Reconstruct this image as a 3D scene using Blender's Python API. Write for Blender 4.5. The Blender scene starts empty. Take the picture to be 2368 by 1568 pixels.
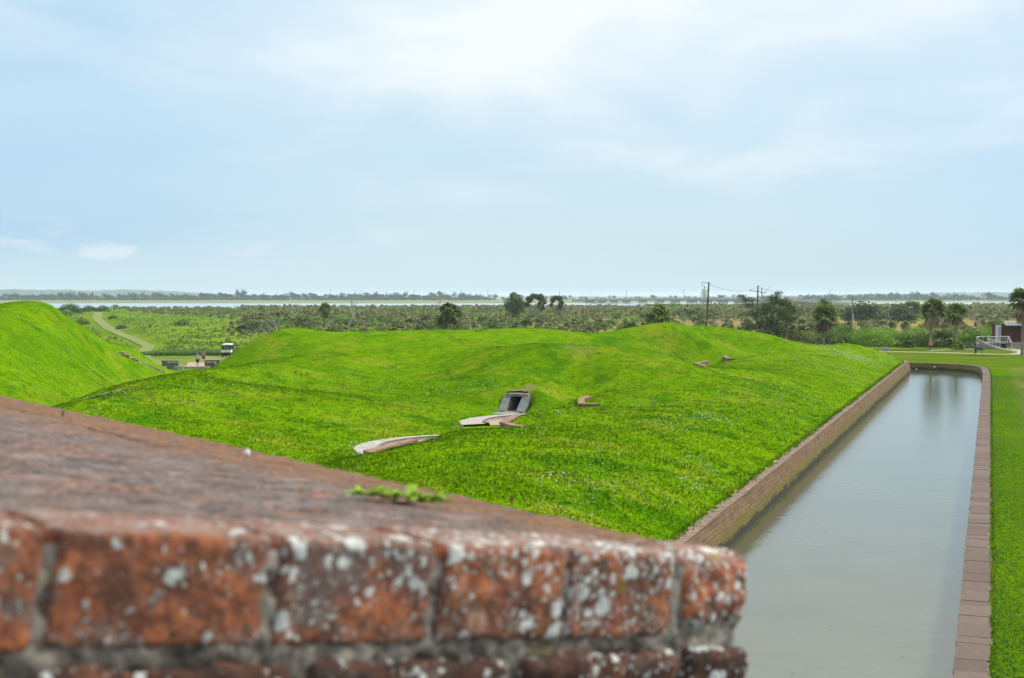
import bpy, math, random
import numpy as np
from mathutils import Vector, Matrix, noise as mnoise
rad = math.radians
random.seed(7); RS = np.random.RandomState(11)
SC = bpy.context.scene; COL = SC.collection
# ---------------------------------------------------------------- camera, sky, sun, exposure
F, CU, CV, HZ, CH = 3000.0, 1184.0, 784.0, 682.5, 8.4
PITCH = math.atan((CV - HZ) / F)
cam = bpy.data.cameras.new('camera'); camo = bpy.data.objects.new('camera', cam); COL.objects.link(camo)
camo.location = (0, 0, CH); camo.rotation_euler = (math.pi / 2 - PITCH, 0, 0)
cam.sensor_width = 36; cam.lens = 36 * F / 2368.0; cam.clip_start = .05; cam.clip_end = 60000
cam.dof.use_dof = True; cam.dof.focus_distance = 55; cam.dof.aperture_fstop = 7.6
SC.camera = camo
SUN_EL, SUN_AZ = rad(44), rad(72)          # azimuth clockwise from +Y (the view direction)
sun = bpy.data.lights.new('sun', 'SUN'); sun.energy = 2.9; sun.angle = rad(11); sun.color = (1, .95, .86)
suno = bpy.data.objects.new('sun', sun); COL.objects.link(suno)
sd = Vector((math.sin(SUN_AZ) * math.cos(SUN_EL), math.cos(SUN_AZ) * math.cos(SUN_EL), math.sin(SUN_EL)))
suno.rotation_euler = sd.to_track_quat('Z', 'Y').to_euler(); suno.location = (0, 0, 60)
SC.view_settings.view_transform = 'Standard'; SC.view_settings.look = 'None'; SC.view_settings.gamma = 1
SC.view_settings.use_curve_mapping = False; SC.view_settings.exposure = 0.24

class NT:
    def __init__(s, nt): s.nt = nt; s.n = nt.nodes; s.l = nt.links
    def add(s, t, ins=None, **kw):
        nd = s.n.new(t)
        for k, v in kw.items(): setattr(nd, k, v)
        for k, v in (ins or {}).items():
            if isinstance(v, bpy.types.NodeSocket): s.l.new(v, nd.inputs[k])
            elif v is not None: nd.inputs[k].default_value = v
        return nd
    def math(s, op, a, b=None, c=None, clamp=False):
        nd = s.n.new('ShaderNodeMath'); nd.operation = op; nd.use_clamp = clamp
        for i, v in enumerate((a, b, c)):
            if v is None: continue
            if isinstance(v, (int, float)): nd.inputs[i].default_value = v
            else: s.l.new(v, nd.inputs[i])
        return nd.outputs[0]
    def mapr(s, v, a, b, c=0., d=1., smooth=True):
        nd = s.n.new('ShaderNodeMapRange'); nd.interpolation_type = 'SMOOTHSTEP' if smooth else 'LINEAR'
        s.l.new(v, nd.inputs[0])
        for i, x in enumerate((a, b, c, d)): nd.inputs[i + 1].default_value = x
        return nd.outputs[0]
    def mix(s, f, a, b, blend='MIX'):
        nd = s.n.new('ShaderNodeMix'); nd.data_type = 'RGBA'; nd.blend_type = blend
        for i, v in ((0, f), (6, a), (7, b)):
            if isinstance(v, bpy.types.NodeSocket): s.l.new(v, nd.inputs[i])
            elif isinstance(v, (int, float)): nd.inputs[i].default_value = v
            else: nd.inputs[i].default_value = tuple(v) + (1,) * (4 - len(v))
        return nd.outputs[2]
    def noise(s, vec, scale, detail=4, rough=.55, dist=0.):
        nd = s.n.new('ShaderNodeTexNoise'); s.l.new(vec, nd.inputs['Vector'])
        nd.inputs['Scale'].default_value = scale; nd.inputs['Detail'].default_value = detail
        nd.inputs['Roughness'].default_value = rough; nd.inputs['Distortion'].default_value = dist
        return nd.outputs[0]
    def voro(s, vec, scale, feature='F1', rnd=1.):
        nd = s.n.new('ShaderNodeTexVoronoi'); nd.feature = feature; s.l.new(vec, nd.inputs['Vector'])
        nd.inputs['Scale'].default_value = scale; nd.inputs['Randomness'].default_value = rnd
        return nd
    def scalev(s, vec, sc, loc=(0, 0, 0), rot=(0, 0, 0)):
        nd = s.n.new('ShaderNodeMapping'); s.l.new(vec, nd.inputs[0])
        nd.inputs['Scale'].default_value = sc; nd.inputs['Location'].default_value = loc; nd.inputs['Rotation'].default_value = rot
        return nd.outputs[0]
    def sep(s, vec):
        nd = s.n.new('ShaderNodeSeparateXYZ'); s.l.new(vec, nd.inputs[0]); return nd.outputs

wd = bpy.data.worlds.new('World'); SC.world = wd; wd.use_nodes = True
W = NT(wd.node_tree); W.n.clear()
out = W.add('ShaderNodeOutputWorld'); bg = W.add('ShaderNodeBackground'); bg.inputs[1].default_value = .1
W.l.new(bg.outputs[0], out.inputs[0])
sky = W.add('ShaderNodeTexSky'); sky.sky_type = 'NISHITA'; sky.sun_disc = False
sky.sun_elevation = SUN_EL; sky.sun_rotation = SUN_AZ; sky.dust_density = 3.0; sky.air_density = 1.0; sky.ozone_density = 1.5
tc = W.add('ShaderNodeTexCoord').outputs['Generated']; sx = W.sep(tc)
el = W.math('MAXIMUM', sx[2], 0.0)
# cloud layer seen in perspective: directions projected on a plane overhead
den = W.math('ADD', el, .16)
cx = W.math('DIVIDE', sx[0], den); cy = W.math('DIVIDE', sx[1], den)
cv = W.add('ShaderNodeCombineXYZ', {0: cx, 1: cy}).outputs[0]
n1 = W.noise(W.scalev(cv, (1.2, .8, 1), (2.3, .7, 0)), 1.5, 6, .5, .35)
n2 = W.noise(W.scalev(cv, (1, .6, 1), (6.3, 3.7, 2)), .5, 2, .5, .3)
dens = W.math('ADD', W.math('MULTIPLY', n1, .6), W.math('MULTIPLY', n2, .5))
dens = W.math('ADD', dens, W.mapr(el, .05, .21, -.20, .12))
side = W.math('ABSOLUTE', W.math('ADD', sx[0], -.06)); dens = W.math('ADD', dens, W.mapr(side, .08, .42, .05, -.10))
mask = W.math('MULTIPLY', W.mapr(dens, .40, .86), W.mapr(el, .03, .10))
# small low cumulus, puffy tops
lc = W.add('ShaderNodeCombineXYZ', {0: sx[0], 1: W.math('MULTIPLY', sx[2], 3.2)}).outputs[0]
ln = W.noise(W.scalev(lc, (1, 1, 1), (.95, .3, 0)), 11, 6, .55)
band = W.math('MULTIPLY', W.mapr(el, .020, .030), W.mapr(el, .062, .036))
band2 = W.math('MULTIPLY', band, W.mapr(sx[0], .02, -.2))
lmask = W.math('MULTIPLY', W.mapr(ln, .50, .62), band2)
blue = W.mix(W.mapr(el, 0, .16), (5.9, 7.5, 8.2), (5.0, 6.95, 8.3))
blue = W.mix(W.mapr(side, .1, .42), blue, (4.2, 6.4, 8.3))
blue = W.mix(W.mapr(el, .0, .05), (5.75, 7.35, 8.1), blue)
base = W.mix(.85, sky.outputs[0], blue)
veil = W.mapr(W.noise(W.scalev(cv, (.5, 1.2, 1), (1, 9, 0)), .5, 4, .5), .35, .75, 0, .4)
base = W.mix(veil, base, (6.3, 7.6, 8.4))
cloudc = W.mix(W.mapr(n1, .42, .64), (7.2, 8.0, 8.5), (8.2, 8.6, 8.8))
colr = W.mix(W.math('MULTIPLY', mask, .92), base, cloudc)
colr = W.mix(W.math('MULTIPLY', lmask, .40), colr, (8.2, 8.5, 8.6))
# bright overcast overhead, above the frame
colr = W.mix(W.mapr(el, .23, .34), colr, (12.5, 12.8, 13.0))
colr = W.mix(W.mapr(sx[1], .1, -.5), colr, W.mix(1., colr, (.52, .54, .58), 'MULTIPLY'))   # unseen sky behind the camera, dimmed to shade slopes facing it
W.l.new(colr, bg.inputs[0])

# ---------------------------------------------------------------- picture <-> place
cp, sp = math.cos(PITCH), math.sin(PITCH)
def ray(u, v):
    dx = (u - CU) / F; dy = -(v - CV) / F
    return np.array([dx, cp + dy * sp, -sp + dy * cp])
def P(u, v, z):
    r = ray(u, v); k = (z - CH) / r[2]; return np.array([r[0] * k, r[1] * k, z])
def PD(u, v, Y):
    r = ray(u, v); k = Y / r[1]; return np.array([r[0] * k, Y, CH + r[2] * k])
def proj(p):
    x, y, z = p[0], p[1], p[2] - CH
    d = y * cp - z * sp; up = y * sp + z * cp
    return CU + F * x / d, CV - F * up / d
TH = math.atan((2290.5 - CU) / F * 1.0)
dX, dY = math.sin(TH), math.cos(TH)
def st(s, t, z=0.): return np.array([s * dY + t * dX, -s * dX + t * dY, z])   # s across the moat (right +), t along it
# ---------------------------------------------------------------- object helpers
def link(o, parent=None):
    COL.objects.link(o)
    if parent is not None: o.parent = parent
    return o
def tag(o, label=None, cat=None, group=None, kind=None):
    if label: o['label'] = label
    if cat: o['category'] = cat
    if group: o['group'] = group
    if kind: o['kind'] = kind
    return o
def empty(name, loc=(0, 0, 0), rz=0., **k):
    o = bpy.data.objects.new(name, None); o.empty_display_size = .2; link(o)
    o.location = tuple(loc); o.rotation_euler = (0, 0, rz); return tag(o, **k)
def obj(name, verts, faces, mats, parent=None, smooth=False, midx=None, uvs=None):
    me = bpy.data.meshes.new(name)
    verts = np.asarray(verts, dtype=np.float32)
    fa = isinstance(faces, np.ndarray)
    if fa:
        n, k = faces.shape
        me.vertices.add(len(verts)); me.vertices.foreach_set('co', verts.ravel())
        me.loops.add(n * k); me.loops.foreach_set('vertex_index', faces.astype(np.int32).ravel())
        me.polygons.add(n); me.polygons.foreach_set('loop_start', np.arange(0, n * k, k, dtype=np.int32))
        me.update(calc_edges=True)
    else:
        me.from_pydata([tuple(map(float, v)) for v in verts], [], faces)
    for m in (mats if isinstance(mats, (list, tuple)) else [mats]): me.materials.append(m)
    if midx is not None: me.polygons.foreach_set('material_index', np.asarray(midx, dtype=np.int32))
    if uvs is not None:
        ul = me.uv_layers.new(name='uv'); li = np.zeros(len(me.loops), dtype=np.int32)
        me.loops.foreach_get('vertex_index', li); ul.data.foreach_set('uv', np.asarray(uvs, dtype=np.float32)[li].ravel())
    if smooth: me.polygons.foreach_set('use_smooth', [True] * len(me.polygons))
    me.validate(); me.update()
    return link(bpy.data.objects.new(name, me), parent)
class MB:
    """collects shapes and builds them as one mesh"""
    def __init__(s): s.v = []; s.f = []; s.m = []
    def put(s, v, f, m=0):
        b = len(s.v); s.v += [tuple(map(float, q)) for q in v]; s.f += [tuple(i + b for i in q) for q in f]; s.m += [m] * len(f); return s
    def box(s, c, d, rz=0., m=0, taper=1.):
        x, y, z = d[0] / 2, d[1] / 2, d[2] / 2; ca, sa = math.cos(rz), math.sin(rz); v = []
        for k in (-1, 1):
            q = taper if k > 0 else 1.
            for i, j in ((-1, -1), (1, -1), (1, 1), (-1, 1)):
                a, b = i * x * q, j * y * q; v.append((c[0] + a * ca - b * sa, c[1] + a * sa + b * ca, c[2] + k * z))
        return s.put(v, [(0, 3, 2, 1), (4, 5, 6, 7), (0, 1, 5, 4), (1, 2, 6, 5), (2, 3, 7, 6), (3, 0, 4, 7)], m)
    def tube(s, pts, r, n=8, m=0, cap=True):
        pts = [Vector(p) for p in pts]; rr = r if isinstance(r, (list, tuple)) else [r] * len(pts)
        base = len(s.v); prev = None
        for i, p in enumerate(pts):
            t = (pts[min(i + 1, len(pts) - 1)] - pts[max(i - 1, 0)])
            t = t.normalized() if t.length > 1e-9 else Vector((0, 0, 1))
            if prev is None: a = t.orthogonal().normalized()
            else:
                a = prev - t * prev.dot(t)
                a = a.normalized() if a.length > 1e-6 else t.orthogonal().normalized()
            b = t.cross(a); prev = a
            for k in range(n):
                q = p + (a * math.cos(k * math.tau / n) + b * math.sin(k * math.tau / n)) * rr[i]; s.v.append(tuple(q))
        for i in range(len(pts) - 1):
            for k in range(n):
                s.f.append((base + i * n + k, base + i * n + (k + 1) % n, base + (i + 1) * n + (k + 1) % n, base + (i + 1) * n + k)); s.m.append(m)
        if cap:
            s.f.append(tuple(base + k for k in range(n))[::-1]); s.m.append(m)
            e = base + (len(pts) - 1) * n; s.f.append(tuple(e + k for k in range(n))); s.m.append(m)
        return s
    def ball(s, c, r, nu=10, nv=6, m=0, jit=0., rnd=random):
        if isinstance(r, (int, float)): r = (r, r, r)
        v = [(c[0], c[1], c[2] - r[2])]
        for j in range(1, nv):
            ph = -math.pi / 2 + math.pi * j / nv
            for i in range(nu):
                th = math.tau * i / nu; q = 1 + rnd.uniform(-jit, jit)
                v.append((c[0] + r[0] * q * math.cos(ph) * math.cos(th), c[1] + r[1] * q * math.cos(ph) * math.sin(th), c[2] + r[2] * q * math.sin(ph)))
        v.append((c[0], c[1], c[2] + r[2])); f = []
        for i in range(nu):
            f.append((0, 1 + (i + 1) % nu, 1 + i)); f.append((len(v) - 1, 1 + (nv - 2) * nu + i, 1 + (nv - 2) * nu + (i + 1) % nu))
            for j in range(nv - 2):
                a = 1 + j * nu; f.append((a + i, a + (i + 1) % nu, a + nu + (i + 1) % nu, a + nu + i))
        return s.put(v, f, m)
    def loft(s, secs, m=0, close=False):
        n = len(secs[0]); b = len(s.v)
        for q in secs: s.v += [tuple(map(float, p)) for p in q]
        for i in range(len(secs) - 1):
            for k in range(n if close else n - 1):
                s.f.append((b + i * n + k, b + i * n + (k + 1) % n, b + (i + 1) * n + (k + 1) % n, b + (i + 1) * n + k)); s.m.append(m)
        return s
    def build(s, name, mats, parent=None, smooth=False):
        return obj(name, s.v, s.f, mats, parent, smooth, s.m)
def copy_thing(o, parent=None):
    c = o.copy(); COL.objects.link(c)
    if parent is not None: c.parent = parent
    for ch in list(o.children): copy_thing(ch, c)
    return c
# ---------------------------------------------------------------- materials
def mat(name, build, rough=.8, spec=.3):
    m = bpy.data.materials.new(name); m.use_nodes = True; T = NT(m.node_tree)
    b = T.n['Principled BSDF']; b.inputs['Roughness'].default_value = rough; b.inputs['Specular IOR Level'].default_value = spec
    T.bsdf = b; T.pos = T.add('ShaderNodeNewGeometry').outputs['Position']; T.tc = T.add('ShaderNodeTexCoord')
    c = build(T)
    if isinstance(c, bpy.types.NodeSocket): T.l.new(c, b.inputs['Base Color'])
    elif c is not None: b.inputs['Base Color'].default_value = tuple(c) + (1,)
    return m
def bump(T, h, dist, strength=1.):
    nd = T.add('ShaderNodeBump', {'Height': h, 'Distance': dist, 'Strength': strength}); T.l.new(nd.outputs[0], T.bsdf.inputs['Normal'])
def plain(name, c, var=.18, sc=6., rough=.75, c2=None, spec=.3, metal=0.):
    def f(T):
        T.bsdf.inputs['Metallic'].default_value = metal
        n = T.noise(T.tc.outputs['Object'], sc, 5, .6); d = c2 or tuple(x * (1 - 2 * var) for x in c)
        return T.mix(T.mapr(n, .3, .7), d, tuple(min(1, x * (1 + var)) for x in c))
    return mat(name, f, rough, spec)
def leafy(name, ca, cb, trans=.25, sc=2.0, up=0.):
    """leaves: tone varies from leaf to leaf and from plant to plant; lets some light through"""
    def f(T):
        oi = T.add('ShaderNodeObjectInfo').outputs['Random']
        n = T.noise(T.pos, sc, 3, .6); g = T.add('ShaderNodeNewGeometry').outputs['Random Per Island']
        k = T.math('ADD', T.math('MULTIPLY', n, .5), T.math('ADD', T.math('MULTIPLY', g, .35), T.math('MULTIPLY', oi, .3)))
        c = T.mix(T.mapr(k, .3, .85), ca, cb)
        if up: soft_up(T, up)
        tr = T.add('ShaderNodeBsdfTranslucent', {'Color': c}); mx = T.add('ShaderNodeMixShader', {0: trans, 1: T.bsdf.outputs[0], 2: tr.outputs[0]})
        T.l.new(mx.outputs[0], T.n['Material Output'].inputs[0]); return c
    return mat(name, f, .7, .25)
G_DARK, G_MID, G_LITE, G_YEL = (.080, .195, .0005), (.105, .245, .0005), (.19, .345, .001), (.26, .31, .018)
def grass_tone(T):
    p = T.pos
    a = T.noise(p, .09, 4, .55); b = T.noise(p, .5, 5, .62, .4); c = T.noise(p, 4.5, 5, .7); e = T.noise(p, 19, 3, .7)
    col = T.mix(T.mapr(T.math('ADD', T.math('MULTIPLY', a, .5), T.math('MULTIPLY', b, .5)), .36, .64), G_MID, G_LITE)
    col = T.mix(T.mapr(T.noise(T.scalev(p, (1, 1, 1), (5, 9, 2)), .22, 4, .6), .50, .66, 0, .75), col, G_YEL)
    col = T.mix(T.mapr(T.noise(T.scalev(p, (1, 1, 1), (17, 4, 2)), .28, 5, .65, .3), .52, .66, 0, .75), col, (.045, .165, .003))
    col = T.mix(T.mapr(T.math('ADD', T.math('MULTIPLY', c, .6), T.math('MULTIPLY', e, .4)), .54, .38, 0, .35), col, G_DARK)
    col = T.mix(T.mapr(T.noise(T.scalev(p, (1, 1, 1), (31, 2, 7)), .35, 5, .65), .66, .80, 0, .6), col, (.30, .30, .08))
    return col, c, e
def soft_up(T, k, attr=None):
    """blades scatter light like the turf they stand in"""
    g = T.add('ShaderNodeNewGeometry').outputs['Normal']
    up = T.add('ShaderNodeAttribute', attribute_name=attr).outputs['Vector'] if attr else None
    a = T.add('ShaderNodeVectorMath', {0: g}, operation='SCALE'); a.inputs[3].default_value = 1 - k
    b = T.add('ShaderNodeVectorMath', {0: a.outputs[0], 1: up if attr else (0, 0, k)}, operation='ADD'); c = T.add('ShaderNodeVectorMath', {0: b.outputs[0]}, operation='NORMALIZE').outputs[0]
    T.l.new(c, T.bsdf.inputs['Normal'])
    return c
def m_grass(T):
    col, c, e = grass_tone(T); p = T.pos
    mo = T.math('ADD', T.math('MULTIPLY', T.noise(p, 1.5, 5, .72), .5), T.math('MULTIPLY', T.noise(p, 5.5, 4, .75), .5))
    col = T.mix(T.mapr(mo, .52, .41, 0, .65), col, (.058, .158, .0004)); col = T.mix(T.mapr(mo, .52, .64, 0, .5), col, (.22, .40, .03))
    for ctr, r, dens_ in (((.65, 83.1, 0), .8, .9), ((1.2, 84.2, 0), .6, .7), ((12.5, 100., 0), 2.6, .35), ((5, 98, 0), 2.0, .25)):
        dd_ = T.add('ShaderNodeVectorMath', {0: T.add('ShaderNodeVectorMath', {0: T.pos, 1: (1, 1, 0)}, operation='MULTIPLY').outputs[0], 1: ctr}, operation='DISTANCE').outputs['Value']
        col = T.mix(T.math('MULTIPLY', T.mapr(T.math('ADD', dd_, T.math('MULTIPLY', T.math('SUBTRACT', c, .5), r * 2.2)), r, r * .5), dens_), col, T.mix(e, (.16, .12, .05), (.34, .27, .16)))
    bump(T, T.math('ADD', c, T.math('MULTIPLY', e, .5)), .06, .6)
    return T.mix(1., col, (.84, .84, .84), 'MULTIPLY')
MG = mat('grass_ground', m_grass, 1., 0.)
def m_blade(T):
    g = T.add('ShaderNodeNewGeometry').outputs['Random Per Island']
    b = T.noise(T.pos, .5, 5, .62, .4)
    a = T.noise(T.pos, .09, 4, .55)
    col = T.mix(T.mapr(T.math('ADD', T.math('MULTIPLY', g, .12), T.math('ADD', T.math('MULTIPLY', a, .5), T.math('MULTIPLY', b, .5))), .38, .82), (.085, .220, .0003), (.250, .43, .002))
    col = T.mix(T.mapr(T.noise(T.scalev(T.pos, (1, 1, 1), (17, 4, 2)), .28, 5, .65, .3), .52, .66, 0, .75), col, (.045, .165, .003))
    col = T.mix(T.mapr(T.noise(T.scalev(T.pos, (1, 1, 1), (5, 9, 2)), .22, 4, .6), .50, .66, 0, .7), col, (.27, .36, .012))
    mo = T.math('ADD', T.math('MULTIPLY', T.noise(T.pos, 1.5, 5, .72), .5), T.math('MULTIPLY', T.noise(T.pos, 5.5, 4, .75), .5))
    col = T.mix(T.mapr(mo, .52, .41, 0, .65), col, (.058, .158, .0004)); col = T.mix(T.mapr(mo, .52, .64, 0, .5), col, (.23, .42, .03))
    col = T.mix(T.mapr(g, .93, 1., 0, .6), col, (.36, .38, .14))
    nrm_ = soft_up(T, .85, 'turf_normal')
    tr = T.add('ShaderNodeBsdfTranslucent', {'Color': col, 'Normal': nrm_}); mx = T.add('ShaderNodeMixShader', {0: .12, 1: T.bsdf.outputs[0], 2: tr.outputs[0]})
    T.l.new(mx.outputs[0], T.n['Material Output'].inputs[0]); return col
M_BLADE = mat('grass_blades', m_blade, .95, 0.)
def m_lawn(T):
    p = T.pos; a = T.noise(T.scalev(p, (1, .35, 1)), .12, 5, .6); b = T.noise(p, 2.2, 5, .7); c = T.noise(p, 14, 4, .7)
    sq = T.add('ShaderNodeVectorMath', operation='DOT_PRODUCT'); T.l.new(p, sq.inputs[0]); sq.inputs[1].default_value = (dY, -dX, 0)
    s = T.math('ADD', sq.outputs['Value'], T.math('MULTIPLY', T.noise(p, .25, 4), 1.2))
    d = T.noise(p, .9, 6, .7, .5)
    col = T.mix(T.mapr(a, .35, .65), (.075, .18, .0003), (.105, .21, .001)); col = T.mix(T.mapr(d, .52, .68, 0, .6), col, (.13, .165, .006))
    mown = T.mix(T.mapr(a, .4, .65), (.12, .18, .02), (.20, .22, .05))
    col = T.mix(T.mapr(s, 2.3, 3.1), col, mown)
    far = T.sep(p)[1]
    col = T.mix(T.mapr(far, 140, 156), col, T.mix(T.mapr(T.noise(T.scalev(p, (.3, 1, 1)), .3, 5, .6), .42, .62), (.085, .16, .004), (.16, .185, .02)))
    col = T.mix(T.mapr(T.noise(T.scalev(p, (.25, 1, 1), (3, 3, 3)), .35, 5, .7), .58, .75, 0, .6), col, (.19, .165, .05))
    col = T.mix(T.mapr(T.math('ADD', T.math('MULTIPLY', b, .5), T.math('MULTIPLY', c, .5)), .54, .40, 0, .65), col, (.04, .095, .002))
    bump(T, T.math('ADD', b, T.math('MULTIPLY', c, .6)), .09, .9); return col
M_LAWN = mat('mown_lawn', m_lawn, 1., 0.)
def m_field(T):
    p = T.pos; y = T.sep(p); q = T.scalev(p, (1, .45, 1))
    a = T.noise(q, .02, 5, .6); b = T.noise(q, .12, 6, .65); c = T.noise(p, 1.3, 5, .7)
    g = T.mix(T.mapr(a, .4, .62), (.10, .19, .010), (.17, .25, .016)); g = T.mix(T.mapr(b, .5, .72, 0, .8), g, (.21, .24, .035))
    g = T.mix(T.mapr(b, .47, .36, 0, .5), g, (.065, .14, .015))
    dry = T.mix(T.mapr(b, .4, .62), (.34, .23, .10), (.24, .20, .08))
    # dry sedge flats to the right, green marsh to the left
    az = T.math('DIVIDE', y[0], y[1]); ds = T.math('MULTIPLY', T.mapr(T.math('ADD', az, T.math('MULTIPLY', T.math('SUBTRACT', b, .5), .12)), -.03, .06), T.mapr(T.noise(q, .03, 3), .38, .5))
    g = T.mix(ds, g, dry)
    g = T.mix(T.mapr(c, .55, .35, 0, .5), g, (.05, .10, .02))
    near = T.mapr(T.math('ADD', y[1], T.math('MULTIPLY', b, 6)), 196, 200)
    g = T.mix(T.math('SUBTRACT', 1., near), g, T.mix(T.mapr(b, .42, .62), (.11, .19, .02), (.24, .23, .07)))
    bump(T, T.math('ADD', T.math('MULTIPLY', c, .3), b), .5, .6); return g
M_FIELD = mat('marsh_field', m_field, 1., 0.)
M_FARM = plain('far_marsh_grass', (.19, .20, .07), .2, .01, .95, (.12, .15, .05))
def m_moat(T):
    p = T.pos
    n = T.noise(T.scalev(p, (1.0, .7, 1)), 2.2, 3, .55); w = T.noise(T.scalev(p, (1, 1, 1), (3, 1, 0)), 14, 3, .6)
    v = T.voro(p, 2.6); ring = T.math('SINE', T.math('MULTIPLY', v.outputs['Distance'], 80))
    fall = T.math('MULTIPLY', T.mapr(v.outputs['Distance'], .12, .02), T.mapr(T.sep(v.outputs['Color'])[0], .55, .6))
    h = T.math('ADD', T.math('ADD', T.math('MULTIPLY', n, 1.0), T.math('MULTIPLY', w, .22)), T.math('MULTIPLY', T.math('MULTIPLY', ring, fall), .5))
    bump(T, h, .011, 1.)
    T.bsdf.inputs['IOR'].default_value = 1.5; T.bsdf.inputs['Specular IOR Level'].default_value = .5
    T.bsdf.inputs['Roughness'].default_value = .05
    return T.mix(T.mapr(T.noise(p, .25, 3), .3, .7), (.068, .078, .042), (.085, .095, .055))
M_MOAT = mat('moat_water', m_moat, .05, .5)
def m_river(T):
    bump(T, T.noise(T.scalev(T.pos, (.3, 1, 1)), .3, 3), .06, .5); return (.30, .38, .40)
M_RIVER = mat('river_water', m_river, .18, .5)
M_HILL = plain('distant_woods', (.03, .055, .05), .2, .002, .95)
M_PATH = plain('pale_concrete', (.40, .37, .30), .12, 2., .85)
M_CONC = plain('weathered_concrete', (.27, .26, .22), .22, 3., .88, (.15, .145, .13))
M_CONCG = plain('grey_concrete', (.19, .20, .205), .15, 2.5, .9)
M_DARKV = plain('tunnel_inside', (.10, .11, .12), .2, 2., .9)
M_TAN = plain('tan_concrete', (.40, .30, .22), .1, 1., .85)
M_PLAT = plain('platform_concrete', (.42, .40, .34), .15, 2.6, .88, (.24, .23, .20))
M_RAIL = plain('rusty_rail', (.17, .14, .12), .2, 4., .7)
def m_scarp(T):
    p = T.pos; z = T.sep(p)[2]; q = T.scalev(p, (1, 1, 4))
    n = T.noise(q, .9, 6, .7); b = T.noise(T.scalev(p, (2, 2, 6)), 3, 4, .7)
    c = T.mix(T.mapr(n, .3, .7), (.14, .082, .045), (.26, .175, .10)); c = T.mix(T.mapr(b, .55, .72, 0, .8), c, (.30, .24, .14))
    hh = T.math('ADD', z, T.math('MULTIPLY', T.math('SUBTRACT', n, .5), .9))
    c = T.mix(T.mapr(hh, .0, -.35, 0, .85), c, (.17, .15, .035)); c = T.mix(T.mapr(hh, -.45, -.62), c, (.055, .05, .035))
    c = T.mix(T.mapr(b, .42, .3, 0, .6), c, (.07, .05, .03))
    fr = T.math('FRACT', T.math('DIVIDE', T.math('SUBTRACT', .43, z), .12)); c = T.mix(T.math('MULTIPLY', T.mapr(fr, .72, .80), T.mapr(hh, -.3, .1)), c, (.40, .31, .20)); bump(T, b, .02); return c
M_SCARP = mat('scarp_brick', m_scarp, .9, .2)
M_SAND = plain('coping_brick', (.26, .19, .135), .2, 9., .9, (.15, .105, .07))
M_MORTW = plain('lime_mortar', (.50, .46, .40), .15, 5., .9)
def m_slab(T):
    oi = T.add('ShaderNodeNewGeometry').outputs['Random Per Island']; p = T.pos
    c = T.mix(oi, (.115, .080, .062), (.155, .115, .092)); n = T.noise(T.scalev(p, (3, 1, 1)), 1.6, 6, .7)
    c = T.mix(T.mapr(n, .5, .75, 0, .6), c, (.10, .075, .06)); c = T.mix(T.mapr(n, .45, .25, 0, .5), c, (.24, .18, .14)); c = T.mix(T.mapr(T.noise(p, .5, 4, .7), .55, .7, 0, .5), c, (.09, .07, .045)); bump(T, n, .03); return c
M_SLAB = mat('sandstone_slabs', m_slab, .85, .25)
# ---------------------------------------------------------------- demilune earthwork (surveyed points -> thin-plate surface)
ZW, SW, SR, ZWAT = .5, -9.15, -.70, -.80
CZ = [(5, 1.8), (20, 1.85), (34, 1.9), (42.9, 1.8), (46, 1.85), (49, 1.98), (53.5, 2.0), (59, 1.88), (62.6, 1.68), (66, 1.85), (70, 1.93), (74.8, 1.75), (79, 1.95), (84, 2.3), (89, 2.75), (94, 2.95), (100.5, 2.95), (105.4, 2.4), (110, 2.2), (116, 2.1), (122, 2.2), (129, 2.35), (136, 2.35), (145, 2.6), (154, 2.7), (159, 2.3)]
def ZY(u, v, Y): return PD(u, v, Y)
C = []
for t, z in CZ:
    C += [st(-22, t, z), st(-18.5, t, min(z, 2.7) * .97 + .03), st(-14.8, t, (1.75 if t < 84 else 2.0) if t < 150 else 2.35), st(-12, t, 1.25), st(-9.6, t, ZW + .02)]
for t, z in ((46, 1.6), (49, 1.66), (52, 1.85), (57, 1.92), (61, 1.75), (67, 1.8), (72, 1.9), (76, 1.75), (80, 1.85), (84, 2.05), (127, 1.8), (142, 1.85)): C += [st(-24.2, t, z)]
# basin floor with the two nearest gun platforms
for X, Y in ((-8.5, 57), (-8.5, 62), (-7, 66), (-4.5, 69.5), (-5, 73), (-4, 77), (-2, 80), (.5, 81.2), (-2.5, 66), (-.5, 69), (0, 75), (-6, 60), (2, 78)): C.append(np.array([X, Y, 1.0]))
C += [P(1250, 948, 1.35), P(1320, 935, 1.3), P(1340, 915, 1.5)]
C += [P(700, 1040, 1.25), P(600, 1000, 1.6), P(520, 960, 2.0), P(700, 930, 2.3), P(850, 950, 1.7), P(1000, 930, 1.5), P(560, 880, 2.7), P(850, 870, 2.3), P(1000, 870, 2.3), P(700, 870, 2.7), P(850, 840, 3.0), P(1000, 835, 3.1)]
# main ridge, seen as the middle skyline
for u, v, z in ((180, 925, 2.7), (260, 896, 2.9), (310, 881, 3.0), (370, 868, 3.1), (430, 858, 3.2), (500, 850, 3.3), (600, 835, 3.4), (700, 822, 3.5), (800, 815, 3.6), (900, 809, 3.75), (1000, 802, 4.0), (1100, 799, 4.25), (1200, 797, 4.5), (1300, 795, 4.65), (1400, 800, 4.6), (1480, 806, 4.4), (1540, 816, 4.05), (1600, 838, 3.4), (1640, 857, 3.0), (1680, 873, 2.6)):
    C.append(P(u, v, z))
C += [P(1200, 898, 2.4), P(1120, 905, 1.9), P(1300, 890, 2.0), P(1230, 868, 2.75), P(1100, 865, 2.6), P(1400, 870, 2.6), P(1240, 838, 3.5), P(1400, 903, 1.9), P(1330, 855, 2.9), P(1480, 870, 2.5), P(1480, 840, 3.3)]
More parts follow.
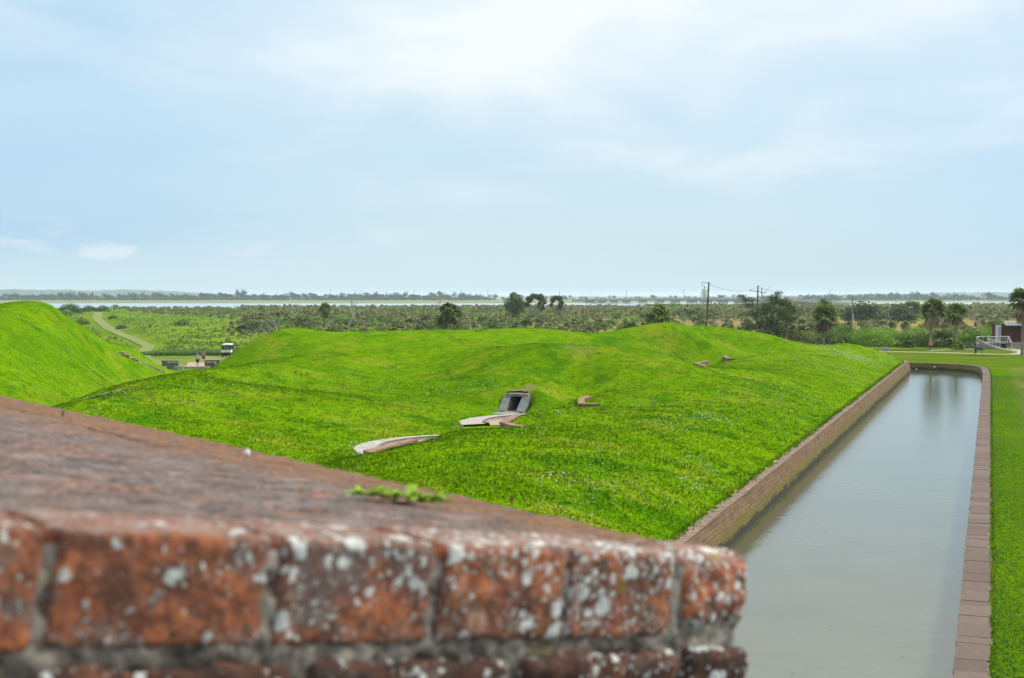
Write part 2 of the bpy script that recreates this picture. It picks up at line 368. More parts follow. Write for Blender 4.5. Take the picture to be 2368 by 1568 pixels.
# behind the main ridge
C += [np.array(q, float) for q in ((-24, 100, 1.4), (-12, 124, 1.7), (0, 120, 2.0), (8, 114, 2.4), (14, 109, 2.1), (-18, 112, 1.7), (-6, 128, 1.8), (6, 126, 1.8), (15, 120, 1.5),
      (-27, 72, .9), (-29.5, 84, .8), (-30.5, 92, .7), (-31.5, 100, .6), (-33, 110, .4), (-35, 120, .1), (-36.5, 132, -.2), (-37, 142, -.45), (-37, 150, -.6), (-28, 60, 1.2), (-27, 45, 1.2), (-12, 45, 1.4), (-14, 30, 1.4))]
C += [st(-27.5, 124, 1.15), st(-30, 129, 1.1), st(-30.5, 136, 1.1), st(-29, 143, 1.15)]
# back ridge skyline
for u, v, Y in ((505, 843, 138), (530, 822, 138), (560, 803, 139), (600, 781, 140), (640, 765, 141), (700, 760, 142), (745, 768, 142), (820, 767, 142), (900, 765, 142), (1000, 763, 142), (1100, 762, 142), (1250, 758, 142), (1350, 768, 142), (1420, 765, 142), (1480, 754, 143), (1560, 749, 144), (1650, 757, 146), (1720, 765, 148), (1780, 774, 148), (1830, 788, 149), (1870, 797, 150), (1930, 798, 150), (1980, 801, 151), (2020, 808, 151), (2050, 817, 151.5)):
    C.append(PD(u, v, Y))
for u, v, Y in ((1350, 768, 142), (1420, 765, 142), (1480, 754, 143), (1520, 750, 143.5), (1560, 749, 144), (1605, 752, 145), (1650, 757, 146), (1720, 765, 148)):
    C += [PD(u, v + 2, Y + 2.2), PD(u, v + 7, Y + 5), PD(u, v + 7, Y - 2.5)]
for u, v, z in ((1200, 798, 4.5), (1300, 797, 4.65), (1400, 802, 4.6), (1480, 808, 4.4), (1540, 818, 4.05), (1600, 840, 3.4), (1640, 858, 3.0)):
    y = P(u, v, z)[1]; C += [PD(u, v + 1, y + 2.5), PD(u, v + 6, y + 5), PD(u, v + 7, y - 2.5)]
for u, v, Y in ((50, 707, 117), (50, 711, 121), (0, 708, 116), (100, 708, 117), (0, 715, 109), (375, 866, 147.5), (345, 840, 145.5), (375, 864, 152)): C.append(PD(u, v, Y))
for X in (-24, -12, 0, 12, 24, 34, 42, 47.5): C.append(np.array([X, 155.4, .5]))
C += [np.array([-30, 150, -.2]), np.array([-24, 148, 2.2]), np.array([-30, 160, -.65]), np.array([-37, 160, -.65]), np.array([-34, 146, -.5]), np.array([-33, 140, -.2]), np.array([-34.5,156,-.65])]
# left mound
for u, v, Y in ((0, 704, 112), (60, 702, 112), (100, 704, 112), (125, 711, 114), (150, 725, 116), (200, 762, 121), (230, 781, 125), (262, 800, 129), (300, 826, 134), (335, 845, 138), (372, 860, 144),
                (0, 905, 84), (0, 850, 89), (0, 800, 93.5), (0, 750, 99), (60, 900, 87), (100, 850, 95), (100, 780, 102), (160, 800, 108), (200, 850, 109), (150, 900, 93), (250, 860, 118)):
    C.append(PD(u, v, Y))
C += [np.array(q, float) for q in ((-50, 112, 7.6), (-66, 112, 7.7), (-95, 112, 7.4), (-50, 128, 6.8), (-70, 130, 6.4), (-95, 130, 6), (-46, 122, 6.6), (-47, 138, 4.0), (-60, 142, 4.0), (-90, 142, 4), (-44, 150, 1.0), (-60, 154, .2), (-100, 155, 0), (-42, 162, -.65), (-60, 164, -.65), (-100, 164, -.65), (-60, 90, 5.0), (-100, 90, 5), (-60, 70, 2.5), (-100, 60, 2), (-40, 70, 1.8), (-60, 30, 1.5), (-100, 20, 1.5), (-30, 15, 1.4))]
for u, v, Y in ((262, 797, 139.5), (300, 806, 141), (337, 817, 143), (370, 832, 145), (395, 853, 148)): C.append(PD(u, v, Y))
C = np.array(C)
def _phi(r2): return np.sqrt(r2 + .085 ** 2)
_S = 40.
_q = C[:, :2] / _S; _n = len(C)
_A = np.zeros((_n + 3, _n + 3)); _A[:_n, :_n] = _phi(((_q[:, None] - _q[None]) ** 2).sum(-1)) + np.eye(_n) * -.004
_A[:_n, _n] = 1; _A[:_n, _n + 1:] = _q; _A[_n, :_n] = 1; _A[_n + 1:, :_n] = _q.T
_w = np.linalg.solve(_A, np.r_[C[:, 2], 0, 0, 0])
def hz(X, Y):
    X = np.asarray(X, float); Y = np.asarray(Y, float); sh = X.shape; q = np.stack([X.ravel(), Y.ravel()], 1) / _S; o = np.zeros(len(q))
    for a in range(0, len(q), 20000):
        b = q[a:a + 20000]; o[a:a + 20000] = _phi(((b[:, None] - _q[None]) ** 2).sum(-1)) @ _w[:_n] + _w[_n] + b @ _w[_n + 1:]
    return o.reshape(sh)
TUN = P(1196, 951, 1.0); TA = rad(-19)        # the tunnel mouth looks towards (sin, -cos)
tnx, tny = math.sin(TA), -math.cos(TA)
def tun_local(X, Y):
    dx, dy = X - TUN[0], Y - TUN[1]; return dx * -tny + dy * tnx, -(dx * tnx + dy * tny)   # across (right +), into the mound
def sst(a, b, x): q = np.clip((x - a) / (b - a), 0, 1); return q * q * (3 - 2 * q)
hz_raw = hz
def hz(X, Y):
    """surface with level gun platforms and a bank cut for the tunnel mouth"""
    X = np.asarray(X, float); Y = np.asarray(Y, float); Z = hz_raw(X, Y); s_ = X * dY - Y * dX
    for c, R in (((-1.75, 62.3), 6.0), ((2.55, 74.6), 5.8)):
        k = sst(R + 1.6, R, np.hypot(X - c[0], Y - c[1])) * sst(-24.5, -25.1, s_); Z = Z + (.99 - Z) * k
    ax, de = tun_local(X, Y)
    k = sst(2.6, 1.7, np.abs(ax)) * sst(.6, .3, de) * sst(-1.9, -1.4, de); Z = Z + (np.maximum(Z, 1.0 + .94 * np.clip(1 + de / 1.35, 0, 1)) - Z) * k
    k = sst(1.12, .88, np.abs(ax)) * sst(.5, .3, de) * sst(-2.9, -2., de); Z = Z + (np.minimum(Z, .97) - Z) * k
    k = sst(2.8, 1.0, np.abs(ax)) * sst(.10, .36, de); Z = Z + (np.maximum(Z, 2.16 + .16 * np.minimum(de, 5)) - Z) * k * sst(7, 3, de)
    return Z
def hit(u, v, y0=40., y1=165.):
    """where the line of sight meets the earthwork"""
    ys = np.arange(y0, y1, .25); r = ray(u, v); k = ys / r[1]; d = CH + r[2] * k - hz(r[0] * k, ys)
    i = np.argmax(d < 0)
    if d[i] >= 0: return None
    y = ys[i]; return np.array([r[0] * y / r[1], y, float(hz(r[0] * y / r[1], y))])
def xr(Y): return (SW - .35 + Y * dX) / dY
NI, NJ = 460, 400
ii = np.linspace(0, 1, NI)[:, None]; jj = np.linspace(0, 1, NJ)[None] ** .9
Y0 = 6 + ii * 149.4; XR = xr(Y0); GX = XR + (-110 - XR) * jj
Yb = 155.4 + 9.6 * np.clip((-15 - GX) / 10, 0, 1) ** 1
GY = 6 + ii * (Yb - 6); GZ = hz(GX, GY)
def vnoise(x, y, s, k):
    r = np.random.RandomState(k); a = r.uniform(0, math.tau, 10); ph = r.uniform(0, math.tau, 10); f = r.uniform(.6, 1.7, 10) / s
    return sum(np.sin((x * math.cos(a[i]) + y * math.sin(a[i])) * f[i] * math.tau + ph[i]) for i in range(10)) / 10
GZ = GZ + vnoise(GX, GY, 9, 1) * .07 + vnoise(GX, GY, 2.6, 2) * .035 + vnoise(GX, GY, 1.1, 3) * .02
GZ[:, 0] = ZW + .0
ax, de = tun_local(GX, GY)
keep = ~((np.abs(ax) < .50) & (de > .02) & (GZ < 2.2) & (de < .6))
idx = np.arange(NI * NJ).reshape(NI, NJ)
qd = np.stack([idx[:-1, :-1], idx[1:, :-1], idx[1:, 1:], idx[:-1, 1:]], -1).reshape(-1, 4)
kk = keep.ravel(); qd = qd[kk[qd].all(1)]
# flat clearings for the gun platforms
gnd = obj('grass_earthwork', np.stack([GX, GY, GZ], -1).reshape(-1, 3), qd, MG, smooth=True); tag(gnd, 'bright green grass mounds of the earthwork beside the moat', 'earthwork', kind='structure')

# ---------------------------------------------------------------- moat, scarp and counterscarp
sheet = obj('moat_water', [st(-140, -30, ZWAT), st(3, -30, ZWAT), st(3, 190, ZWAT), st(-60, 190, ZWAT), st(-140, 60, ZWAT)][:5], [(0, 1, 2, 3, 4)], M_MOAT)
tag(sheet, 'still grey green water of the moat', 'water', kind='structure')
sw = empty('scarp_wall', st(SW, 80, ZW), label='long low brown brick wall holding the grass slope above the moat', cat='wall')
swi = Matrix.Translation(-sw.location)
def child_world(ob, par):   # geometry given in world coordinates
    ob.parent = par; ob.matrix_parent_inverse = Matrix.Translation(-Vector(par.location)); return ob
NC = 15; hC = (ZW + 1.3) / NC
ts = np.arange(2, 162.6, 1.0); prof = []
NC = 11
hC = .12
for k in range(NC):
    zt = ZW - .07 - k * hC; off = .030 * k
    prof += [(off, zt), (off, zt - hC * .74), (off - .02, zt - hC * .76), (off - .02, zt - hC)]
secs = []
for t in list(ts) + [162.5]:
    w = .012 * math.sin(t * .21) + .01 * math.sin(t * .63 + 1)
    secs.append([st(SW + o + w + .004 * math.sin(t * 7.1 + z * 40), t, z) for o, z in prof])
b = MB().loft(secs)
e = [st(SW + o, 162.5, z) for o, z in prof]; # turn along the back face
b.loft([[q for q in secs[-1]], [np.array([q[0] - 70, q[1] + .3, q[2]]) for q in secs[-1]]])
child_world(b.build('brick_face', M_SCARP), sw)
b = MB(); t = 2.0; rr = random.Random(3)
while t < 162.4:       # coping bricks laid across the wall
    w = .115 + rr.uniform(-.004, .004); d = .48 + rr.uniform(-.04, .04); o = .012 * math.sin(t * .21) + .01 * math.sin(t * .63 + 1)
    if t < 75 or True:
        c = st(SW + o + .035 - d / 2, t + w / 2, ZW - .035 + rr.uniform(-.006, .006)); b.box(c, (d, w * .93, .075), -TH + rr.uniform(-.01, .01))
    t += w + .004
cbk = child_world(b.build('coping', M_SAND), sw)
secs = [[st(SW + .012 * math.sin(t * .21) + .01 * math.sin(t * .63 + 1) - .50 + .05 * math.sin(t * 1.3) + .03 * math.sin(t * 4.1), t, ZW + .012), st(SW - .36 + .02 * math.sin(t * 5.) + .012 * math.sin(t * .21), t, ZW + .016)] for t in np.arange(2, 162.3, .35)]
child_world(MB().loft(secs).build('mortar_fillet', M_MORTW), sw)
secs = [[st(SW - .9, t, ZW - .03), st(SW - .3, t, ZW - .03)] for t in (2, 162.4)]
child_world(MB().loft(secs).build('mortar_bed', M_SAND), sw)
# bare earthy margin between coping and grass
# counterscarp line: along the moat, round the far corner and away to the left
cl = [st(SR, t, 0) for t in np.arange(2, 148, 1.5)]
arc = [(54.2, 149.8), (54.75, 152.2), (54.8, 154.6), (54.2, 156.8), (52.9, 158.6), (51.0, 160.0), (48.5, 161.0), (45, 161.7), (40, 162.2), (30, 163), (15, 164), (0, 165), (-18, 166)]
cl += [np.array([x, y, 0.]) for x, y in arc]
cl = np.array(cl)
def smooth_line(p, step):
    d = np.r_[0, np.cumsum(np.linalg.norm(np.diff(p[:, :2], axis=0), axis=1))]; k = np.arange(0, d[-1], step)
    q = np.stack([np.interp(k, d, p[:, i]) for i in range(p.shape[1])], 1)
    for _ in range(3): q[1:-1] = (q[:-2] + 2 * q[1:-1] + q[2:]) / 4
    return q
cl = smooth_line(cl, 1.0)
def offs(p, d):
    g = np.gradient(p[:, :2], axis=0); g /= np.linalg.norm(g, axis=1)[:, None]
    q = p.copy(); q[:, 0] += g[:, 1] * d; q[:, 1] -= g[:, 0] * d; return q
cs = empty('counterscarp_wall', cl[40], label='low wall topped with pinkish brown stone slabs along the mown side of the moat', cat='wall')
o8 = offs(cl, .80)
NR = 12; secs = []
for i, p in enumerate(cl):
    g = offs(cl, .0)[i]; pr = []
    for k in range(9):
        z = -.10 - k * .14; a = offs(cl, .02 + .004 * (k % 2))[i]; pr.append((a[0], a[1], z)); pr.append((a[0], a[1], z - .12))
    secs.append(pr)
child_world(MB().loft(secs).build('brick_face', M_SCARP), cs)
b = MB(); i = 0.; rr = random.Random(5); dd = np.r_[0, np.cumsum(np.linalg.norm(np.diff(cl[:, :2], axis=0), axis=1))]
def at(line, k): return np.array([np.interp(k, dd, line[:, 0]), np.interp(k, dd, line[:, 1])])
L = dd[-1]; k = 0.
while k < L - 1.6:
    w = rr.uniform(.55, 1.5); j = rr.uniform(-.02, .02); h = rr.uniform(-.006, .010); ow = rr.uniform(-.10, .07); tl = rr.uniform(-.05, .05)
    a0, a1 = at(cl, k + .012), at(cl, k + w - .012); b0, b1 = at(o8, k + .012 + tl), at(o8, k + w - .012 + tl)
    n0 = (b0 - a0) / .8; a0 = a0 + n0 * j * .5; a1 = a1 + n0 * j * .5; b0 = b0 + n0 * ow; b1 = b1 + n0 * ow
    v = []
    for z in (-.10, .018 + h):
        ins = .012 if z > 0 else 0
        v += [(*(a0 + n0 * ins), z), (*(a1 + n0 * ins), z), (*b1, z), (*b0, z)]
    b.put(v, [(0, 1, 2, 3), (4, 7, 6, 5), (0, 4, 5, 1), (1, 5, 6, 2), (2, 6, 7, 3), (3, 7, 4, 0)]); k += w
child_world(b.build('coping_slabs', M_SLAB), cs)
child_world(MB().loft([[(*p[:2], -.03), (*q[:2], -.012)] for p, q in zip(offs(cl, .08), offs(cl, .84))]).build('mortar_bed', M_SAND), cs)
# lawn
inner = offs(cl, .78); outer = []
nl = len(cl)
for i, p in enumerate(inner):
    th = i / nl
    if p[1] < 148 and p[0] > 0 and i < nl * .7: outer.append((p[0] + 130, p[1] + (p[1] / 148) * 60))
    else:
        outer.append(None)
i0 = max(i for i in range(nl) if outer[i] is not None); x0, y0 = outer[i0]
for i in range(i0 + 1, nl):
    q = (i - i0) / (nl - 1 - i0); ex, ey = inner[-1][0] - 4, 216.
    k = min(1, q / .35)
    outer[i] = (x0 + (62 - x0) * k if q < .35 else 62 + (ex - 62) * (q - .35) / .65, y0 + (ey - y0) * k)
outer = np.array(outer); rows = []
for q in np.linspace(0, 1, 40) ** 1.5:
    x = inner[:, 0] + (outer[:, 0] - inner[:, 0]) * q; y = inner[:, 1] + (outer[:, 1] - inner[:, 1]) * q
    z = .0 + 0 * x + vnoise(x, y, 14, 4) * .06 * min(1, q * 8) - .9 * np.clip((q - .9) / .1, 0, 1) + (.0 if q > 0 else 0)
    rows.append(np.stack([x, y, z], -1))
R = np.array(rows); idx = np.arange(R.shape[0] * R.shape[1]).reshape(R.shape[:2])
qd = np.stack([idx[:-1, :-1], idx[:-1, 1:], idx[1:, 1:], idx[1:, :-1]], -1).reshape(-1, 4)
tag(obj('lawn', R.reshape(-1, 3), qd, M_LAWN, smooth=True), 'flat mown lawn along the outer edge of the moat', 'lawn', kind='structure')
def ribbon(name, pts, wid, m, z=.0, lab='', par=None, thick=0.):
    pts = np.array(pts, float); pts = smooth_line(pts, 1.2); w = wid / 2
    return MB().loft([[(*a[:2], a[2] + z), (*c[:2], c[2] + z)] for a, c in zip(offs(pts, -w), offs(pts, w))]).build(name, m)
# ---------------------------------------------------------------- land beyond
ys = np.r_[np.arange(164, 260, 2.5), np.arange(260, 500, 6), np.arange(500, 1021, 10)]; xs = np.linspace(-1, 1, 521)
X = xs[None] * (ys[:, None] * .75 + 60); Y = ys[:, None] + 0 * X
shore = 935 + 90 * np.clip((X / 400 + .3), 0, 1) + vnoise(X, X * 0, 160, 6) * 25
Yn = np.where(Y > 800, 800 + (Y - 800) * (shore - 800) / 220, Y)
def fz(x, y):
    """height of the marsh field"""
    x = np.asarray(x, float); y = np.asarray(y, float)
    z = -.72 + vnoise(x, y, 60, 7) * .22 * np.clip((y - 200) / 60, 0, 1) + vnoise(x, y, 14, 8) * .10 * np.clip((y - 198) / 30, 0, 1)
    # dike with the mown track on its left, running away on the left of the picture
    c = np.interp(y, [164, 200, 229, 262, 345, 500, 803, 900], [-45, -57, -64, -76, -107, -160, -255, -290]); w = np.interp(y, [164, 229, 345, 803], [1.5, 3.2, 4., 7.])
    z = z + .9 * np.exp(-((x - c - w * 1.9) / (w * .8)) ** 2) * np.clip((y - 200) / 60, 0, 1)
    return z
Z = fz(X, Yn); Z[-1] = -2.0; Z[:, 0] = Z[:, 0]
idx = np.arange(X.size).reshape(X.shape); qd = np.stack([idx[:-1, :-1], idx[:-1, 1:], idx[1:, 1:], idx[1:, :-1]], -1).reshape(-1, 4)
tag(obj('marsh_field', np.stack([X, Yn, Z], -1).reshape(-1, 3), qd, M_FIELD, smooth=True), 'green marsh field beyond the mounds', 'field', kind='structure')
tr = []
for y in np.arange(169, 880, 4):
    c = np.interp(y, [164, 200, 229, 262, 345, 500, 803, 900], [-45, -57, -64, -76, -107, -160, -255, -290]); w = np.interp(y, [164, 229, 345, 803], [1.5, 3.2, 4., 7.])
    tr.append([(x, y, float(fz(x, y)) + .12) for x in np.linspace(c - w * .40, c + w * .36, 9)])
M_TRACK = plain('mown_track', (.17, .185, .05), .2, .35, .95, (.13, .18, .025))
tag(MB().loft(tr).build('mown_track', M_TRACK, smooth=True), 'pale mown track running to the river', 'track', kind='structure')
tag(obj('river', [(-16000, 700, -1.5), (16000, 700, -1.5), (16000, 16000, -1.5), (-16000, 16000, -1.5)], [(0, 1, 2, 3)], M_RIVER), 'pale river', 'river', kind='structure')
xs = np.linspace(-1, 1, 161)
def flat(name, m, y0f, y1f, z, lab, wx=.95, top=0.):
    a = []; 
    for q in np.linspace(0, 1, 14):
        row = []
        for k in xs:
            X = k * wx * y1f(0); ya, yb = y0f(X), y1f(X); y = ya + (yb - ya) * q; row.append((X, y, z + top * min(1, q * 8) if q > 0 else -1.6))
        a.append(row)
    return tag(MB().loft(a).build(name, m), lab, 'marsh', kind='structure')
flat('far_marsh', M_FARM, lambda x: 1545 + 260 * min(1, max(0, x / 500)) + 18 * math.sin(x * .011) + 8 * math.sin(x * .05), lambda x: 3300 + 160 * math.sin(x * .003), -1.1, 'tan and olive marsh beyond the river', top=.3)
flat('distant_marsh', M_FARM, lambda x: 3900 + 300 * math.sin(x * .002 + 1), lambda x: 9000, -1.2, 'hazy distant marsh at the horizon', top=.2)
# hazy wooded hills: left third and right third of the skyline
def hills(lab, prof, Y0, Y1):
    secs = []
    prof = smooth_line(np.array(prof, float), 6.)
    for u, h in prof:
        h = h + 1.2 * math.sin(u * .05) + 1.0 * math.sin(u * .37 + 2) + .9 * math.sin(u * .9) ; h = max(h, 1)
        c = PD(u, HZ, Y0); r = []
        for q, s in ((0, -1), (.08, .72), (.25, .92), (.5, 1), (.8, .8), (1, -1)):
            y = Y0 + (Y1 - Y0) * q; r.append((c[0] * y / Y0, y, -1 + (h * max(s, 0) if s > 0 else -1)))
        secs.append(r)
    return tag(MB().loft(secs).build('hills', M_HILL, smooth=True), lab, 'hills', kind='structure')
hills('low blue wooded hills across the river, on the left skyline', [(-900, 30), (-400, 40), (0, 38), (60, 38), (150, 36), (190, 33), (300, 37), (340, 36), (420, 26), (520, 14), (640, 6), (700, 3)], 6200, 7000)
hills('low blue wooded land on the right skyline', [(1760, 3), (1900, 10), (1990, 16), (2120, 17), (2200, 24), (2300, 24), (2420, 26), (3300, 30)], 6500, 7300)
hills('faint low headland right of the left hills', [(640, 2), (655, 16), (672, 20), (690, 16), (710, 3)], 6000, 6300)
# ---------------------------------------------------------------- fort parapet in the foreground
A0, B0 = PD(0, 1219, .85), PD(1737, 1286, 1.37)
C0 = P(0, 909, B0[2])
e1 = (B0 - A0) / np.linalg.norm(B0 - A0); e2 = (C0 - B0) / np.linalg.norm(C0 - B0)
nn = np.cross(e1, e2); nn = nn / np.linalg.norm(nn); nn = nn if nn[2] > 0 else -nn
def FW(a, b, h): return B0 + e1 * a + e2 * b + nn * h      # a along the cheek (0 at the corner, negative to the left), b along the outer edge, h up
def col_a(u, h=-.04):
    lo, hi = -2.4, .3
    for _ in range(40):
        m = (lo + hi) / 2
        if proj(FW(m, 0, h))[0] < u: lo = m
        else: hi = m
    return lo
def m_fortbrick(dark):
    def f(T):
        p = T.pos; g = T.add('ShaderNodeNewGeometry').outputs['Random Per Island']
        n0 = T.noise(p, 11, 6, .68, .5); n1 = T.noise(T.scalev(p, (1, 1, 1), (4, 2, 9)), 34, 6, .7); n2 = T.noise(p, 130, 4, .7); n3 = T.noise(T.scalev(p, (1, 1, 1), (9, 5, 3)), 7, 5, .65, .8)
        c = T.mix(T.mapr(n1, .35, .65), (.31, .09, .04), (.60, .21, .085)); c = T.mix(T.mapr(g, .0, 1., 0, .40), c, (.20, .075, .04))
        c = T.mix(T.mapr(n0, .46, .60, 0, .85), c, (.12, .058, .038))
        c = T.mix(T.mapr(T.noise(T.scalev(p, (1, 1, 1), (7, 7, 1)), 16, 5, .6, .4), .60, .68, 0, .75), c, (.46, .27, .19))
        c = T.mix(T.mapr(n3, .54, .64, 0, .8), c, (.16, .15, .14)); c = T.mix(T.mapr(T.noise(T.scalev(p, (1, 1, 1), (2, 6, 8)), 55, 5, .7), .56, .70, 0, .6), c, (.50, .33, .26))
        c = T.mix(T.mapr(n2, .58, .40, 0, .65), c, (.08, .04, .028))
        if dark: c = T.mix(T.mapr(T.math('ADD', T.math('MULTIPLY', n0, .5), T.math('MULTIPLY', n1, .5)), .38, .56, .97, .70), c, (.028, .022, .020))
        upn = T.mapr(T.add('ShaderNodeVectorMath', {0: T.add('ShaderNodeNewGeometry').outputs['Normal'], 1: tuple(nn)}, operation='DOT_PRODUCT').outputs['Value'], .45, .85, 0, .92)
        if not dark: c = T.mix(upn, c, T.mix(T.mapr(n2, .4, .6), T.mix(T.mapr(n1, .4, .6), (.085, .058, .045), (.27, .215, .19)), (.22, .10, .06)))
        # white crustose lichen, thickest towards the outer corner
        xx = T.sep(p)[0]; dsp = T.add('ShaderNodeVectorMath', {0: p, 1: T.scalev(T.add('ShaderNodeTexNoise', {'Vector': p, 'Scale': 75., 'Detail': 5., 'Roughness': .7}).outputs['Color'], (.022, .022, .022))}, operation='ADD').outputs[0]
        tot = None
        for sc, r0, off in ((42, .36, 0), (95, .40, 5), (24, .24, 9), (190, .36, 3)):
            v = T.voro(T.scalev(dsp, (1, 1, 1), (off, off, off)), sc); cr = T.sep(v.outputs['Color'])
            cov = T.mapr(T.math('ADD', xx, T.math('MULTIPLY', T.math('SUBTRACT', n3, .5), 2.6)), -.30, .26, .08, .98, False)
            on = T.math('LESS_THAN', cr[0], T.math('MULTIPLY', cov, .62 if not dark else .3)); rr_ = T.math('MULTIPLY', T.math('ADD', cr[1], .25), r0)
            s = T.math('MULTIPLY', on, T.mapr(T.math('SUBTRACT', v.outputs['Distance'], rr_), .05, -.03)); tot = s if tot is None else T.math('MAXIMUM', tot, s)
        c = T.mix(T.math('MULTIPLY', T.math('MAXIMUM', tot, T.math('MULTIPLY', T.mapr(T.noise(dsp, 22, 6, .75, .6), .57, .62), T.mapr(xx, -.12, .12))), .92), c, T.mix(T.mapr(n2, .4, .6), (.46, .50, .46), (.68, .71, .67)))
        v = T.voro(T.scalev(dsp, (1, 1, 1), (2, 8, 4)), 23); cr = T.sep(v.outputs['Color'])
        s = T.math('MULTIPLY', T.math('LESS_THAN', cr[2], .22), T.mapr(v.outputs['Distance'], .24, .12)); c = T.mix(T.math('MULTIPLY', s, .85), c, T.mix(cr[1], (.34, .17, .012), (.20, .16, .02)))
        bump(T, T.math('ADD', T.math('MULTIPLY', n1, .6), T.math('ADD', T.math('MULTIPLY', n2, .3), T.math('MULTIPLY', tot, .2))), .006, .9)
        return c
    return f
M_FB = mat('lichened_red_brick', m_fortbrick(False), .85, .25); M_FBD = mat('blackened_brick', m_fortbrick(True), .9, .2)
def m_mort(T):
    p = T.pos; n = T.noise(p, 45, 7, .78, .6); n2 = T.noise(p, 9, 4, .6)
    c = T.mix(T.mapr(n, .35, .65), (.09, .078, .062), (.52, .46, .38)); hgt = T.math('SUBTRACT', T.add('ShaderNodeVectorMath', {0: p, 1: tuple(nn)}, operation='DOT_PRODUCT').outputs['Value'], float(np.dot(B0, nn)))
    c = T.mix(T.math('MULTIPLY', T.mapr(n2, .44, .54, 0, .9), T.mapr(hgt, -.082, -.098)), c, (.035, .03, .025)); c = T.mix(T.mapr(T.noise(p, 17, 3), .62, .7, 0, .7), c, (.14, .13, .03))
    bump(T, n, .01); return c
M_FM = mat('old_mortar', m_mort, .95, .15)
def m_top(T):
    p = T.pos
    # brick rows run parallel to the cheek
    d1 = T.add('ShaderNodeVectorMath', {0: p, 1: tuple(e1)}, operation='DOT_PRODUCT').outputs['Value']; d2 = T.add('ShaderNodeVectorMath', {0: p, 1: tuple(e2)}, operation='DOT_PRODUCT').outputs['Value']
    q = T.add('ShaderNodeCombineXYZ', {0: d1, 1: d2}).outputs[0]
    br = T.add('ShaderNodeTexBrick', {'Vector': q, 'Scale': 1., 'Mortar Size': .006, 'Mortar Smooth': .3, 'Brick Width': .225, 'Row Height': .112, 'Color1': (0, 0, 0, 1), 'Color2': (1, 1, 1, 1), 'Mortar': (.5, .5, .5, 1)})
    n0 = T.noise(p, 3.2, 6, .7, .3); qs = T.add('ShaderNodeCombineXYZ', {0: T.math('MULTIPLY', d1, .45), 1: d2}).outputs[0]; n1 = T.noise(qs, 60, 6, .8); n2 = T.noise(T.scalev(qs, (1, 1, 1), (5, 5, 5)), 16, 8, .8); n3 = T.noise(qs, 170, 4, .75)
    c = T.mix(T.sep(br.outputs['Color'])[0], (.15, .070, .042), (.27, .105, .058))
    grey = T.mix(T.mapr(n1, .35, .65), (.075, .060, .050), (.42, .37, .34))
    c = T.mix(T.mapr(n2, .36, .54, .15, .95), c, grey)
    c = T.mix(T.mapr(T.noise(T.scalev(qs, (.6, 1, 1)), 14, 6, .75), .53, .62, 0, .75), c, T.mix(T.mapr(n1, .4, .6), (.38, .12, .055), (.56, .24, .14)))
    c = T.mix(T.mapr(n3, .55, .43, 0, .95), c, (.035, .024, .02))
    c = T.mix(T.mapr(n1, .60, .68, 0, .7), c, (.34, .135, .03)); c = T.mix(T.mapr(n3, .64, .72, 0, .5), c, (.30, .19, .04))
    sk = T.add('ShaderNodeCombineXYZ', {0: T.math('MULTIPLY', d1, .22), 1: d2}).outputs[0]; k1 = T.noise(sk, 55, 5, .7, .2); k2 = T.noise(T.scalev(sk, (1, 1, 1), (3, 7, 0)), 26, 5, .7, .2)
    c = T.mix(T.mapr(k1, .53, .58, 0, .85), c, (.05, .033, .026)); c = T.mix(T.mapr(k1, .45, .40, 0, .65), c, (.44, .38, .35)); c = T.mix(T.mapr(k2, .57, .62, 0, .75), c, (.50, .19, .09))
    n4 = T.noise(p, 260, 3, .8); c = T.mix(T.mapr(n4, .54, .44, 0, .55), c, (.045, .032, .026)); c = T.mix(T.mapr(n4, .55, .63, 0, .45), c, (.48, .36, .31))
    edge = T.math('SUBTRACT', d1, float(np.dot(B0, e1))); c = T.mix(T.math('MULTIPLY', T.mapr(edge, -.30, -.02), T.mapr(n1, .38, .55)), c, T.mix(T.mapr(n3, .4, .6), (.13, .065, .03), (.30, .13, .04)))
    c = T.mix(T.math('MULTIPLY', br.outputs['Fac'], .75), c, (.14, .12, .10))
    bump(T, T.math('ADD', T.math('MULTIPLY', n3, .5), T.math('ADD', n1, T.math('MULTIPLY', br.outputs['Fac'], -.5))), .006, 1.); return c
M_TOP = mat('weathered_parapet_top', m_top, .85, .3)
fort = empty('fort_parapet', FW(-.6, 0, -.1), label='old red brick parapet spotted with white lichen, sloping down in the foreground', cat='parapet')
